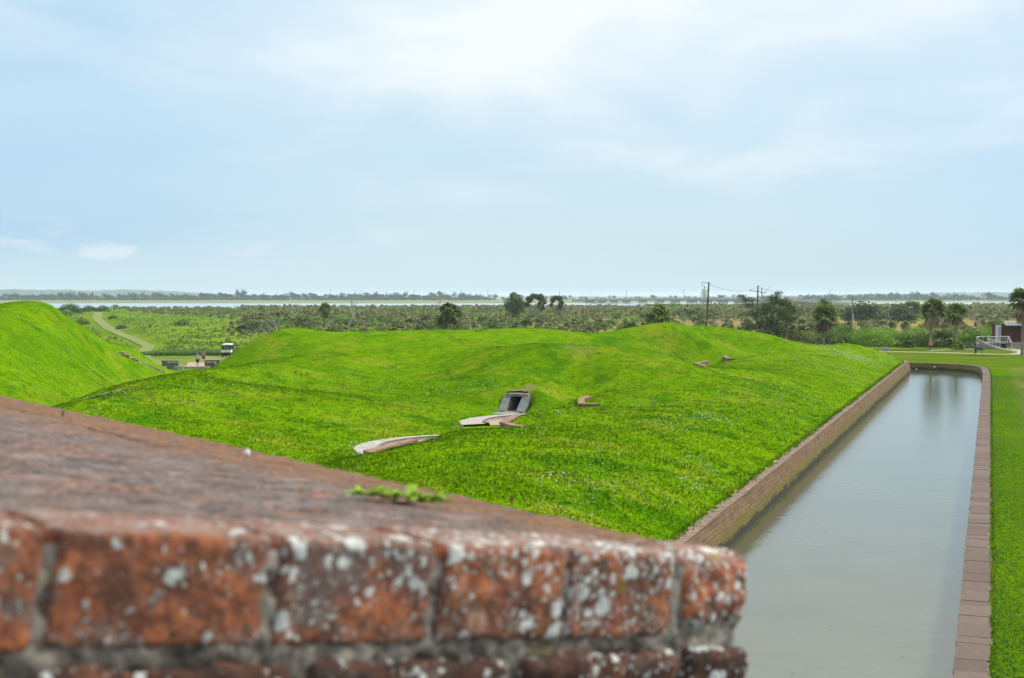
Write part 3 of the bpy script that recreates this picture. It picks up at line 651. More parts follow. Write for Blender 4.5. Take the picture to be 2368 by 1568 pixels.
def rbox(org, ax, ay, az, sx, sy, sz, r, n, noise_amp, seed):
    """rounded, pitted brick: axes ax, ay, az (unit), centre org"""
    hs = np.array([sx, sy, sz]) / 2; V = []; FQ = []
    cnt = [max(3, int(q / n)) for q in (sx, sy, sz)]
    for a in range(3):
        b, c = (a + 1) % 3, (a + 2) % 3
        for sgn in (-1, 1):
            nb, nc = cnt[b] + 1, cnt[c] + 1; base = len(V)
            for i in range(nb):
                for j in range(nc):
                    q = np.zeros(3); q[a] = sgn * hs[a]; q[b] = -hs[b] + 2 * hs[b] * i / (nb - 1); q[c] = -hs[c] + 2 * hs[c] * j / (nc - 1); V.append(q)
            for i in range(nb - 1):
                for j in range(nc - 1):
                    f = (base + i * nc + j, base + (i + 1) * nc + j, base + (i + 1) * nc + j + 1, base + i * nc + j + 1); FQ.append(f if sgn > 0 else f[::-1])
    V = np.array(V); inn = np.clip(V, -(hs - r), hs - r); d = V - inn; ln = np.linalg.norm(d, axis=1, keepdims=True); V = inn + d / np.maximum(ln, 1e-9) * np.minimum(ln, r)
    ns = d / np.maximum(ln, 1e-9)
    k = np.array([mnoise.fractal(Vector(q * 45 + seed), 1.0, 2.1, 4) + .6 * mnoise.noise(Vector(q * 14 + seed * 3)) for q in V])
    V = V + ns * (k * noise_amp)[:, None]
    M = np.stack([ax, ay, az], 0); return org + V @ M, FQ
def weld(name, mb, m, par, dist=.0008):
    o = mb.build(name, m, None, True)
    import bmesh
    bm = bmesh.new(); bm.from_mesh(o.data); bmesh.ops.remove_doubles(bm, verts=bm.verts, dist=dist); bm.to_mesh(o.data); bm.free()
    o.data.polygons.foreach_set('use_smooth', [True] * len(o.data.polygons)); return child_world(o, par)
e2f = np.cross(nn, e1); e2f = e2f if np.dot(e2f, e2) > 0 else -e2f     # straight into the wall from the cheek
CHH = .084
joints = [-2.05, -1.80, -1.55, -1.30] ; us = [-395, -130, 104, 630, 1006, 1309, 1563, 1741]
aj = [col_a(u) for u in us]; aj = [aj[0] - .25, ] + aj
mb = MB()
for i in range(len(aj) - 1):
    a0, a1 = aj[i] + .005, aj[i + 1] - .004; last = i == len(aj) - 2
    if last: a1 = aj[-1] + .004
    d = .112
    v, f = rbox(FW((a0 + a1) / 2, 0, -CHH / 2 + .001 * (i % 2)) + e2f * (d / 2 - .001 * (i % 3)), e1, e2f, nn, a1 - a0, d, CHH, .024 if last else .006, .0045, .0020 if not last else .0036, 3.1 * i + 1)
    mb.put(v, f)
weld('coping_course', mb, M_FB, fort)
mb = MB()
# coping bricks along the outer edge
b_ = .118
k = 0; rr = random.Random(8)
while b_ < 4.6:
    w = .112; v, f = rbox(FW(-.112, 0, -CHH / 2 - .003) + e2 * (b_ + w / 2), e1, e2, nn, .225 + rr.uniform(-.008, .008), w - .010, CHH, .011, .014 if b_ < 2 else .03, .002, 7.7 * k + 2); mb.put(v, f); b_ += w; k += 1
weld('edge_course', mb, M_TOP, fort)
mb = MB()   # lower courses on the cheek and round the corner
hh = CHH + .012
for r_ in range(3):
    a = .012 - (0 if r_ % 2 else 0); k = 0
    w = .11 if r_ % 2 == 0 else .225
    while a > -2.0:
        out = (.006, -.004, .002)[r_] + rr.uniform(-.004, .004)
        a0 = a - w
        v, f = rbox(FW((a + a0) / 2, 0, -hh - .040) + e2f * (.055 - out), e1, e2f, nn, w - .012, .115, .078, .013, .006 if r_ == 0 else .012, .0045, 11.3 * k + r_ * 5 + .7); mb.put(v, f)
        a = a0; k += 1; w = .225 if r_ % 2 == 0 or k % 2 else .225
    bb = .125; k = 0
    while bb < 3.6:
        w = .225 if (k + r_) % 2 else .112
        v, f = rbox(FW(-.050, 0, -hh - .040) + e2 * (bb + w / 2), e1, e2, nn, .12, w - .012, .078, .011, .02, .003, 5.3 * k + r_ * 9); mb.put(v, f); bb += w; k += 1
    hh += .078 + .016
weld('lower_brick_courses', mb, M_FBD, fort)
# mortar body behind the bricks
def grid(o, ax, ay, na, nb, sa, sb, f=None):
    V = []
    for i in range(na + 1):
        for j in range(nb + 1): V.append(o + ax * sa * i / na + ay * sb * j / nb)
    V = np.array(V); F_ = [(i * (nb + 1) + j, (i + 1) * (nb + 1) + j, (i + 1) * (nb + 1) + j + 1, i * (nb + 1) + j + 1) for i in range(na) for j in range(nb)]
    return (f(V) if f else V), F_
mb = MB()
def mdisp(V): return V + np.array([e2f * -.001 * 2.6 * (mnoise.fractal(Vector(q * 60), 1, 2, 4) * 2) for q in V])
v, f = grid(FW(-2.1, 0, -.010) + e2f * .003, e1, -nn, 420, 70, 2.1 - .010, .37, mdisp); mb.put(v, f)
v, f = grid(FW(-.012, 0, -.012) + e2f * .01, e2, -nn, 60, 8, 4.6, .37); mb.put(v, f)
o = mb.build('mortar', M_FM, None, True); child_world(o, fort)
# parapet top: gently uneven brick rows
nb = 260; bs = np.r_[np.linspace(.10, 1.2, 130), np.linspace(1.2, 4.6, 131)[1:]]; as_ = np.linspace(-3.4, -.215, 330)
V = np.array([[FW(a, b, 0) for b in bs] for a in as_]); sh = V.shape[:2]; V = V.reshape(-1, 3)
h = np.array([mnoise.fractal(Vector(q * 9), 1, 2.1, 5) for q in V]) * .0016 + np.array([mnoise.noise(Vector(q * 2.1)) for q in V]) * .005
aa = np.repeat(as_, len(bs)); bb = np.tile(bs, len(as_)); row = np.floor(bb / .112); mort = np.minimum(bb % .112, .112 - bb % .112); mort2 = np.minimum((aa + row * .11) % .225, .225 - (aa + row * .11) % .225)
h = h - .004 * np.exp(-(mort / .007) ** 2) - .003 * np.exp(-(mort2 / .007) ** 2) + .002 * np.sin(row * 12.9)
V = V + nn * (h - .004)[:, None]; idx = np.arange(len(V)).reshape(sh)
qd = np.stack([idx[:-1, :-1], idx[1:, :-1], idx[1:, 1:], idx[:-1, 1:]], -1).reshape(-1, 4)
child_world(obj('top_surface', V, qd, M_TOP, smooth=True), fort)
# wall below, down into the moat
zb = -1.6
def dn(p, z=zb): return np.array([p[0], p[1], z])
q1, q2, q3, q4 = FW(-.03, .02, -.37), FW(-.03, 4.6, -.37), FW(-3.4, 4.6, -.37), FW(-3.4, .02, -.37)
mb = MB(); mb.put([q1, q2, q3, q4, dn(q1), dn(q2), dn(q3), dn(q4)], [(0, 1, 5, 4), (1, 2, 6, 5), (2, 3, 7, 6), (3, 0, 4, 7), (0, 3, 2, 1)])
far1 = B0 + e2 * 30; mb.put([FW(-.04, 4.6, -.05), far1, dn(far1), dn(FW(-.04, 4.6, 0)), far1 - e1 * 3.3, FW(-3.3, 4.6, -.05)], [(0, 1, 2, 3), (0, 5, 4, 1)])
e2h = np.array([e2[0], e2[1], 0]) / np.linalg.norm(e2[:2]); s0 = dn(FW(-.05, 0, 0), CH - 1.25); s1 = s0 - e2h * 12
mb.put([s0, s1, dn(s1), dn(s0), s0 - np.array([e1[0], e1[1], 0]) * 5, s1 - np.array([e1[0], e1[1], 0]) * 5], [(0, 3, 2, 1), (0, 1, 5, 4)])
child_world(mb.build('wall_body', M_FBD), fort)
# weed, pebble and sprig on the parapet
def on_top(u, v):
    r = ray(u, v); o = np.array([0, 0, CH]); k = np.dot(B0 - o, nn) / np.dot(r, nn); return o + r * k
M_WEED = leafy('fresh_weed', (.28, .50, .03), (.55, .75, .10), .35, 60, .5)
M_WEED2 = plain('red_stem', (.30, .16, .06), .1, 20)
def leafstrip(mb, p, d, ln, w, m=0):
    d = Vector(d).normalized(); sd_ = d.cross(Vector((0, 0, 1))).normalized(); p = Vector(p); v = []
    for q, ww, zz in ((0, .1, 0), (.25, .8, .12), (.5, 1, .18), (.78, .7, .12), (1, .05, 0)):
        c = p + d * ln * q + Vector((0, 0, ln * zz)); v += [c - sd_ * w * ww / 2, c + Vector((0, 0, -w * .12)), c + sd_ * w * ww / 2]
    f = []
    for i in range(4):
        for j in range(2): a = i * 3 + j; f.append((a, a + 1, a + 4, a + 3))
    mb.put(v, f, m)
w0 = on_top(812, 1152); w1 = on_top(1035, 1172); rr = random.Random(21); mb = MB(); st_ = MB()
pts = [w0 + (w1 - w0) * q + nn * (.004 + .004 * math.sin(q * 9)) + e2 * .006 * math.sin(q * 14) for q in np.linspace(0, 1, 12)]
st_.tube(pts, .0013, 5)
for i in range(70):
    q = rr.random() ** .9; c = w0 + (w1 - w0) * q; a = rr.uniform(0, math.tau); big = 1 if .15 < q < .85 else .55
    leafstrip(mb, c + nn * rr.uniform(.002, .008), (math.cos(a), math.sin(a) * .6, rr.uniform(-.05, .45)), rr.uniform(.014, .026) * big, rr.uniform(.008, .014) * big)
wd_ = empty('weed_sprig', w0, label='small fresh green sprig lying on top of the brick parapet', cat='weed')
child_world(mb.build('leaves', M_WEED, smooth=True), wd_); child_world(st_.build('stem', M_WEED2), wd_)
p = on_top(570, 1052); b = MB().ball(p + nn * .003, (.0052, .0045, .0075), 12, 8, jit=.12, rnd=random.Random(2))
for i, (x, y, z) in enumerate(b.v):
    if z > p[2] + .007: b.v[i] = (x * .5 + p[0] * .5 + .002, y * .5 + p[1] * .5, z)
tag(b.build('pebble', plain('white_pebble', (.85, .85, .83), .06, 60), smooth=True), 'small white pebble near the far edge of the parapet top', 'pebble')
for (u, v), lab in (((1183, 1172), 'tiny brown dried weed standing on the parapet far edge'), ((145, 966), 'tiny green moss tuft near the left end of the parapet top')):
    p = on_top(u, v); b = MB()
    for i in range(7): leafstrip(b, p, (rr.uniform(-.4, .4), rr.uniform(-.4, .4), 1.2), rr.uniform(.008, .016), .004)
    tag(b.build('weed_tuft', plain('weed_' + lab[5:10], (.28, .15, .06) if 'brown' in lab else (.14, .26, .04), .1, 30)), lab, 'weed')

# ---------------------------------------------------------------- gun platforms and breast walls of the demilune
def arcp(c, r, a0, a1, n): return [np.array([c[0] + r * math.cos(rad(a)), c[1] + r * math.sin(rad(a))]) for a in np.linspace(a0, a1, n)]
def platform(c, R, a0, a1, z, lab, wid=1.35):
    e = empty('gun_platform', (c[0], c[1], z), label=lab, cat='gun platform', group='curved gun platforms of the earthwork')
    secs = []; rr = random.Random(int(c[1]))
    for p, q in zip(arcp(c, R, a0, a1, 36), arcp(c, R - wid, a0, a1, 36)):
        j = rr.uniform(-.03, .03); d = (p - np.array(c)) / R; p = p + d * j
        secs.append([(*p, z - .5), (*(p - d * .03), z + .10), (*(q + (p - q) * .5), z + .115), (*q, z + .12), (*q, z - .2)])
    child_world(MB().loft(secs).build('traverse_ring', M_PLAT), e)
    secs = [[(*p, z + .12), (*p, z + .19), (*q, z + .19), (*q, z + .12)] for p, q in zip(arcp(c, R - wid * .86, a0, a1, 36), arcp(c, R - wid * .97, a0, a1, 36))]
    child_world(MB().loft(secs).build('iron_rail', M_RAIL), e)
    secs = [[(*p, z + .02), (*q, z + .06)] for p, q in zip(arcp(c, R - wid - .02, a0, a1, 30), arcp(c, .6, a0, a1, 30))]
    child_world(MB().loft(secs).build('inner_floor', M_TAN), e); return e
platform((-1.75, 62.3), 5.85, 112, 222, 1.0, 'curved pale concrete gun platform, the nearer one, left of the brick breast corner')
platform((2.55, 74.6), 5.6, 108, 198, 1.0, 'curved pale concrete gun platform in front of the tunnel mouth', 1.6)
def breast(pts, zt, zb_, lab, w=.42):
    e = empty('breast_wall', (*pts[1][:2], zb_), label=lab, cat='wall', group='brick breast walls behind the earthwork crest')
    p = np.array([[q[0], q[1], 0] for q in pts]); o = p.copy()
    # mitred offset on the side away from the grass nose
    def off(d):
        r = []
        for i in range(len(p)):
            ds = [p[j + 1, :2] - p[j, :2] for j in (i - 1, i) if 0 <= j < len(p) - 1]; ns = [np.array([q[1], -q[0]]) / np.linalg.norm(q) for q in ds]; n = sum(ns); n = n / np.linalg.norm(n)
            r.append(p[i, :2] + n * d / max(.5, float(np.dot(n, ns[0]))))
        return r
    A, B = off(0), off(w)
    child_world(MB().loft([[(*a, zb_), (*a, zt - .1)] for a in off(.03)]).loft([[(*a, zb_), (*a, zt - .1)] for a in off(w - .03)]).loft([[(*a, zb_), (*b, zb_)] for a, b in zip(A, B)]).build('brick_face', M_SCARP2), e)
    child_world(MB().loft([[(*a, zt - .1), (*a, zt), (*b, zt), (*b, zt - .1)] for a, b in zip(A, B)], close=True).build('brick_coping', M_COPR), e); return e
def m_sc2(T):
    p = T.pos; z = T.sep(p)[2]; s = T.math('FRACT', T.math('MULTIPLY', z, 12.)); n = T.noise(p, 3., 5, .7)
    c = T.mix(T.mapr(n, .3, .7), (.10, .045, .025), (.22, .115, .07)); return T.mix(T.mapr(s, .72, .85, 0, .6), c, (.40, .33, .26))
M_SCARP2 = mat('breast_brick', m_sc2, .9, .2); M_COPR = plain('pink_brick_coping', (.27, .17, .115), .2, 3., .9)
def zp(l, z): return [P(u, v, z) for u, v in l]
breast(zp([(968, 1015), (868, 1041), (905, 1052), (960, 1050)], 1.5), 1.5, .75, 'low brick breast wall inside the nearest gun platform', .5)
breast(zp([(1207, 958), (1174, 975), (1198, 982), (1230, 985)], 1.55), 1.55, .75, 'low brick breast wall at the right end of the platform by the tunnel', .45)
breast(zp([(1368, 915), (1352, 921), (1353, 932), (1386, 933)], 1.95), 1.95, .75, 'low brick breast wall half hidden in grass right of the tunnel')
breast(zp([(1640, 834), (1614, 839), (1638, 846), (1664, 847)], 1.75), 1.75, .6, 'zigzag brick breast wall between the two far mounds')
breast(zp([(1710, 819), (1679, 823), (1690, 828), (1724, 829.5)], 1.95), 1.95, .6, 'farthest brick breast wall under the back mound')
# tunnel mouth
tun = empty('tunnel_entrance', TUN, label='concrete tunnel mouth with slanting side walls set into the grass slope', cat='tunnel')
def TL(x, d, z): return np.array([TUN[0] + x * -tny - d * tnx, TUN[1] + x * tnx - d * tny, TUN[2] + z])
def tquad(mb, pts): mb.put([TL(*p) for p in pts], [tuple(range(len(pts)))])
def tbox(mb, x0, x1, d0, d1, z0, z1):
    mb.put([TL(x, d, z) for z in (z0, z1) for x, d in ((x0, d0), (x1, d0), (x1, d1), (x0, d1))], [(0, 3, 2, 1), (4, 5, 6, 7), (0, 1, 5, 4), (1, 2, 6, 5), (2, 3, 7, 6), (3, 0, 4, 7)])
OW, OH = .40, .96
mb = MB(); tbox(mb, -OW - .30, OW + .34, -.12, .75, OH, OH + .17); child_world(mb.build('lintel', M_CONC), tun)
mb = MB(); tbox(mb, -OW - .16, -OW, .0, 3.5, -.3, OH - .002); tbox(mb, OW, OW + .16, .0, 3.5, -.3, OH - .002); child_world(mb.build('jamb', M_CONC), tun)
mb = MB(); tbox(mb, -OW - .24, OW + .24, .55, 3.5, OH + .01, OH + .10); tbox(mb, -OW, OW, .0, 3.5, -.15, .02); tbox(mb, -OW, OW, 3.4, 3.5, .02, OH + .01); child_world(mb.build('passage_lining', M_DARKV), tun)
for sg in (-1, 1):      # thick cheek walls with tops sloping down to the front
    mb = MB(); xa, xb = sg * (OW + .003), sg * (OW + .43); prof = [(.30, OH - .01), (-.02, OH - .01), (-1.30, .02), (-1.38, -.25), (.30, -.3)]
    a = [TL(xa, d, z) for d, z in prof]; c = [TL(xb, d, z) for d, z in prof]; n = len(a)
    mb.put(a + c, [tuple(range(n)), tuple(range(n, 2 * n))[::-1]] + [(i, (i + 1) % n, n + (i + 1) % n, n + i) for i in range(n)], 0)
    mb.put([TL(sg * (OW - .03), .0, OH + .0), TL(sg * (OW + .46), .0, OH + .0), TL(sg * (OW + .46), -1.34, .05), TL(sg * (OW - .03), -1.34, .05), TL(sg * (OW - .03), .0, OH + .06), TL(sg * (OW + .46), .0, OH + .06), TL(sg * (OW + .46), -1.36, .11), TL(sg * (OW - .03), -1.36, .11)], [(0, 1, 2, 3), (4, 7, 6, 5), (0, 4, 5, 1), (1, 5, 6, 2), (2, 6, 7, 3), (3, 7, 4, 0)], 1)
    child_world(mb.build('cheek_wall', [M_CONC, M_CONCG]), tun)
mb = MB(); tbox(mb, -OW - .6, OW + .25, -2.6, .0, -.12, .06); child_world(mb.build('threshold_slab', M_CONC), tun)
# steps and stone edging on the left mound
M_STEP = plain('worn_step_stone', (.36, .27, .19), .2, 4., .9)
stp = empty('stone_steps', hit(290, 820) if hit(290, 820) is not None else (-42, 138, 2), label='short flight of worn stone steps on the flank of the left mound', cat='steps')
for i, (u, v) in enumerate(((276, 815.5), (288, 820.5), (303, 828))):
    p = hit(u, v + 3, 100) if hit(u, v + 3, 100) is not None else PD(u, v, 138); p = p + np.array([0, 0, .22]); mb = MB().box((p[0], p[1], p[2] - .22), (1.0, .8, .30), .2)
    child_world(mb.build('step', M_STEP), stp)
edg = [(lambda h: (h if h is not None else PD(u, v, y)) + np.array([0, 0, .12]))(hit(u, v + 1.5, 100)) for u, v, y in ((314, 833.5, 140.3), (325, 837, 141), (338, 843, 142), (352, 850, 143.2), (364, 856, 144.2), (377, 861.5, 145.5))]
mb = MB().loft([[(p[0] - .18, p[1] - .1, p[2] - .8), (p[0] - .18, p[1] - .1, p[2]), (p[0] + .18, p[1] + .1, p[2] + .02), (p[0] + .18, p[1] + .1, p[2] - .8)] for p in edg])
tag(mb.build('stone_edging', M_CONC), 'long pale stone edging running down the foot of the left mound', 'edging')
# passage with low concrete walls, beyond the gap between the mounds
def zoom4(x, y, Y): return PD((560 + x / 6.965) / 1.62162, (1260 + y / 6.965) / 1.62162, Y)
def wingw(x0, x1, y0, y1, Y, ya, lab, slope=0, sgn=1):
    a = zoom4(x0, y0, Y); c = zoom4(x1, y1, Y); e = empty('passage_wall', (a[0], Y, c[2]), label=lab, cat='wall', group='low concrete walls of the passage')
    w = c[0] - a[0]; h = a[2] - c[2]
    child_world(MB().box(((a[0] + c[0]) / 2, Y + .25, (a[2] + c[2]) / 2 - .15), (w, .5, h + .2)).build('wall_face', M_CONCG), e)
    child_world(MB().box(((a[0] + c[0]) / 2, Y + .22, a[2] + .03), (w + .1, .75, .12)).build('cap', M_CONC), e)
    child_world(MB().box(((a[0] + c[0]) / 2, Y - .01, c[2] + h * .42), (w, .03, .03)).build('groove', M_RAIL), e); return e
wingw(450, 745, 705, 870, 158, 0, 'near low grey concrete wall left of the walkers')
wingw(325, 765, 655, 740, 161, 0, 'far low concrete wall left of the walkers')
wingw(1445, 1720, 700, 830, 158, 0, 'near low grey concrete wall right of the walkers')
wingw(1455, 1835, 640, 720, 162, 0, 'far low concrete wall right of the walkers')
dk = [zoom4(945, 800, 157.5), zoom4(1450, 800, 157.5), zoom4(1450, 686, 168.), zoom4(1022, 686, 168.)]
mb = MB(); zt = np.mean([p[2] for p in dk]) + .05
dk = [P(403 + 0 * 0, 0, 0) if False else P(*q, -.50) for q in (((560 + 940 / 6.965) / 1.62162, (1260 + 805 / 6.965) / 1.62162), ((560 + 1460 / 6.965) / 1.62162, (1260 + 805 / 6.965) / 1.62162), ((560 + 1460 / 6.965) / 1.62162, (1260 + 686 / 6.965) / 1.62162), ((560 + 1022 / 6.965) / 1.62162, (1260 + 686 / 6.965) / 1.62162))]
mb.put([*dk, *[p - np.array([0, 0, .35]) for p in dk]], [(0, 1, 2, 3), (0, 4, 5, 1), (0, 3, 7, 4), (1, 5, 6, 2), (2, 6, 7, 3)])
tag(mb.build('path', M_TAN), 'pinkish tan concrete walkway at the passage', 'path', kind='structure')
c = zoom4(760, 812, 156.8); d = zoom4(945, 812, 156.8)
tag(MB().box(((c[0] + d[0]) / 2 + 1.2, 156.8, c[2] - .06), (d[0] - c[0] + 3.4, .35, .28)).build('concrete_kerb', M_PATH), 'pale concrete kerb at the near end of the walkway', 'kerb')
c = zoom4(872, 860, 156.2); e = empty('utility_box', c, label='small pale green utility post beside the walkway kerb', cat='utility box')
M_PG = plain('pale_green_paint', (.40, .55, .48), .08, 5., .6)
child_world(MB().box(c + np.array([0, 0, .12]), (.22, .2, .42)).build('post', M_PG), e); child_world(MB().box(c + np.array([.03, 0, .36]), (.34, .26, .1), taper=.8).build('lid', M_PG), e)
# ---------------------------------------------------------------- people
def skin_mesh(name, verts, edges, radii, m, par, sub=2, root=0):
    me = bpy.data.meshes.new(name); me.from_pydata([tuple(v) for v in verts], edges, []); o = bpy.data.objects.new(name, me); COL.objects.link(o)
    o.modifiers.new('skin', 'SKIN'); s = o.modifiers.new('sub', 'SUBSURF'); s.levels = sub; s.render_levels = sub
    for i, r in enumerate(radii):
        d = me.skin_vertices[0].data[i]; d.radius = (r, r) if isinstance(r, (int, float)) else r; d.use_root = (i == root)
    dg = bpy.context.evaluated_depsgraph_get(); nm = bpy.data.meshes.new_from_object(o.evaluated_get(dg)); bpy.data.objects.remove(o); bpy.data.meshes.remove(me)
    nm.name = name; nm.materials.clear(); nm.materials.append(m); nm.polygons.foreach_set('use_smooth', [True] * len(nm.polygons))
    return link(bpy.data.objects.new(name, nm), par)
M_SKIN = plain('skin', (.50, .29, .20), .05, 20, .6); M_SHOE = plain('shoe', (.42, .42, .42), .1, 30, .7)
def person(loc, head, hgt, shirt, legs, hair, label, la=(.25, -.1), ra=(-.2, .1), ll=.0, rl=.0, elbow=(.2, .2), longpants=False, cap=None, build=1., back=None, lean=0.):
    e = empty('person', loc, head, label=label, cat='person'); k = hgt / 1.75; w = build
    V = []; E = []; R = []
    def v(x, y, z, r, p=None):
        y = y + lean * max(0, z - .9); V.append((x * k * (w if abs(x) > .05 and z > .8 else 1), y * k, z * k)); R.append(r * k); i = len(V) - 1
        if p is not None: E.append((p, i))
        return i
    pel = v(0, 0, .95, .135 * w); wai = v(0, 0, 1.10, .120 * w, pel); che = v(0, .01, 1.30, (.145 * w), wai); nb = v(0, -.005, 1.45, .075, che); nk = v(0, .01, 1.51, .056, nb)
    j = v(0, .03, 1.575, .078, nk); hd = v(0, .015, 1.655, .098, j); tp = v(0, .0, 1.715, .070, hd)
    v(0, .118, 1.61, .012, hd)                                              # nose
    for sg in (-1, 1): v(sg * .095, .01, 1.62, .018, hd)                    # ears
    arms = []; lg = []
    for sg, (f, o_), eb in ((-1, la, elbow[0]), (1, ra, elbow[1])):
        sh = v(sg * .175, 0, 1.415, .062, nb); L1, L2 = .29, .25
        el = v(sg * (.20 + .04), math.sin(f) * L1, 1.415 - math.cos(f) * L1, .043, sh); f2 = f + eb
        wr = v(sg * (.23 + o_ * .1), math.sin(f) * L1 + math.sin(f2) * L2, 1.415 - math.cos(f) * L1 - math.cos(f2) * L2, .027, el)
        dy, dz = math.sin(f2), -math.cos(f2); hp = V[wr]; hx, hy, hz_ = hp[0] / k / (w if True else 1), hp[1] / k - lean * max(0, hp[2] / k - .9), hp[2] / k
        pm = v(hx, hy + dy * .07, hz_ + dz * .07, .030, wr)
        for q, ln in ((-.026, .075), (-.009, .085), (.009, .08), (.026, .062)):   # four fingers, slightly curled
            a = v(hx, hy + dy * .10 + q * -dz, hz_ + dz * .10 + q * dy, .0095, pm); v(hx - sg * .012, hy + dy * (.10 + ln) + q * -dz, hz_ + dz * (.10 + ln) + q * dy, .0085, a)
        a = v(hx - sg * .02, hy + dy * .05 + .035 * -dz, hz_ + dz * .05, .011, pm); v(hx - sg * .03, hy + dy * .085 + .05 * -dz, hz_ + dz * .09, .009, a)
        arms.append((sh, el, wr))
    for sg, f in ((-1, ll), (1, rl)):
        hp = v(sg * .09, 0, .88, .095, pel); kn = v(sg * .10, math.sin(f) * .43, .88 - math.cos(f) * .43, .060, hp); b = f - max(.06, .5 * max(0, -f) + .1 * (f > 0))
        an = v(sg * .10, math.sin(f) * .43 + math.sin(b) * .40, .88 - math.cos(f) * .43 - math.cos(b) * .40, .038, kn)
        c = V[an]; v(sg * .105, c[1] / k + .13, max(.03, c[2] / k - .045), .036, an); lg.append((hp, kn, an))
    body = skin_mesh('body', V, E, R, M_SKIN, e, 1)
    n = lambda i: Vector(V[i])
    # shirt: torso and short sleeves
    sv = [n(pel) + Vector((0, 0, -.02 * k)), n(wai), n(che), n(nb)]; sr = [.150 * w * k, .142 * w * k, .165 * w * k, .085 * k]; se = [(0, 1), (1, 2), (2, 3)]
    for sh, el, wr in arms: b = len(sv); sv += [n(sh), n(sh).lerp(n(el), .75)]; sr += [.078 * k, .062 * k]; se += [(3, b), (b, b + 1)]
    skin_mesh('shirt', sv, se, sr, shirt, e, 1)
    sv = [n(pel) + Vector((0, 0, .03 * k))]; sr = [.150 * w * k]; se = []
    for hp, kn, an in lg:
        b = len(sv); end = n(kn).lerp(n(an), .92) if longpants else n(hp).lerp(n(kn), .85); sv += [n(hp)] + ([n(kn)] if longpants else []) + [end]; sr += [.112 * w * k] + ([.078 * k] if longpants else []) + [.062 * k if longpants else .088 * k]
        se += [(0, b)] + ([(b, b + 1), (b + 1, b + 2)] if longpants else [(b, b + 1)])
    skin_mesh('trousers' if longpants else 'shorts', sv, se, sr, legs, e, 1)
    skin_mesh('hair' if cap is None else 'cap', [n(hd) + Vector((0, -.02 * k, .015 * k)), n(tp) + Vector((0, -.012, .012)), n(hd) + Vector((0, -.05 * k, -.05 * k))], [(0, 1), (0, 2)], [.106 * k, .080 * k, .075 * k], hair if cap is None else cap, e, 1)
    for hp, kn, an in lg:
        c = n(an); z = max(.035, c.z - .05 * k); MB().ball((c.x, c.y + .06, z), (.05, .14, .045), 10, 6).build('shoe', M_SHOE, e, True)
    if back: MB().ball((0, .02 * k + .135 * w * k * back[1], 1.25 * k), (.11 * k, .045, .20 * k), 12, 8).build(back[2], back[0], e, True)
    return e
cloth = lambda nme, c: plain(nme, c, .08, 12, .85)
person(P(457, 848.2, -.49), rad(2), 1.66, cloth('light_blue_cotton', (.36, .52, .80)), cloth('black_cotton', (.012, .012, .02)), plain('pale_hair', (.50, .40, .28)), 'walker in a light blue shirt and black shorts seen from behind on the passage walkway', la=(-.12, .2), ra=(.08, .2), ll=.05, rl=-.10, build=1.12)
person(P(470.5, 840.6, -.5), rad(-6), 1.80, cloth('sage_cotton', (.25, .32, .24)), cloth('black_shorts', (.012, .012, .015)), plain('dark_hair', (.02, .016, .012)), 'walker in sage green shirt and black shorts, ahead of the blue shirted one', la=(.2, .4), ra=(-.25, .5), ll=-.42, rl=.22, elbow=(.3, .5))
person(P(2151.7, 813.3, .0), rad(160), 1.76, cloth('orange_shirt', (.90, .11, .04)), cloth('black_sport_shorts', (.012, .012, .016)), plain('grey_hair', (.3, .28, .25)), 'walker in a bright orange shirt and black shorts on the path under a palm', la=(.3, .3), ra=(.1, .2), ll=.2, rl=-.25, elbow=(.9, .7), cap=plain('pale_cap', (.45, .42, .36)), back=(cloth('black_backpack', (.015, .015, .02)), -1, 'backpack'))
person(P(2256.5, 818.0, .0), rad(115), 1.80, cloth('navy_shirt', (.015, .05, .15)), cloth('blue_jeans', (.03, .07, .13)), plain('brown_hair', (.05, .03, .02)), 'person in navy shirt and jeans standing behind the black information board', la=(.5, .2), ra=(.6, .1), elbow=(1.0, 1.2), longpants=True, lean=.04, build=1.1)
# information board
ib = P(2262, 820.2, .0); e = empty('information_board', ib, rad(4), label='slanted black information board on two legs beside the path', cat='sign')
M_BLK = plain('black_metal', (.012, .012, .014), .1, 8, .5)
b = MB(); v = [(-.62, -.14, .68), (.62, -.14, .68), (.62, .12, 1.10), (-.62, .12, 1.10)]; b.put(v + [(x, y + .01, z - .06) for x, y, z in v], [(0, 1, 2, 3), (4, 7, 6, 5), (0, 4, 5, 1), (1, 5, 6, 2), (2, 6, 7, 3), (3, 7, 4, 0)]); b.build('panel', M_BLK, e)
for x in (-.5, .56): MB().tube([(x, .0, 0), (x, 0, .9)], .035, 8).build('leg', M_BLK, e)
# small white post with a cap by the path bend
e = empty('white_post', P(2344, 816.5, .0), label='short white post with dark cap on a grey base inside the path bend', cat='post')
M_WH = plain('white_paint', (.78, .79, .80), .04, 4, .5)
MB().tube([(0, 0, .1), (0, 0, .78)], [.085, .06], 10).build('post', M_WH, e); MB().ball((0, 0, .84), (.09, .09, .08), 10, 6).build('cap', M_BLK, e)
MB().box((-.15, 0, .05), (.45, .5, .1), .3).box((.22, .05, .05), (.3, .4, .1), -.4).build('base', plain('grey_block', (.33, .35, .38)), e)
e = empty('ground_box', P(2048, 813.0, .0), label='small blue grey utility box at the far grass edge of the path', cat='utility box')
MB().box((0, 0, .28), (.75, .5, .56)).build('box', plain('blue_grey_plastic', (.20, .33, .42), .08, 4, .6), e); MB().box((0, 0, .59), (.82, .56, .07), taper=.94).build('lid', plain('blue_grey_lid', (.30, .42, .50), .08, 4, .6), e)
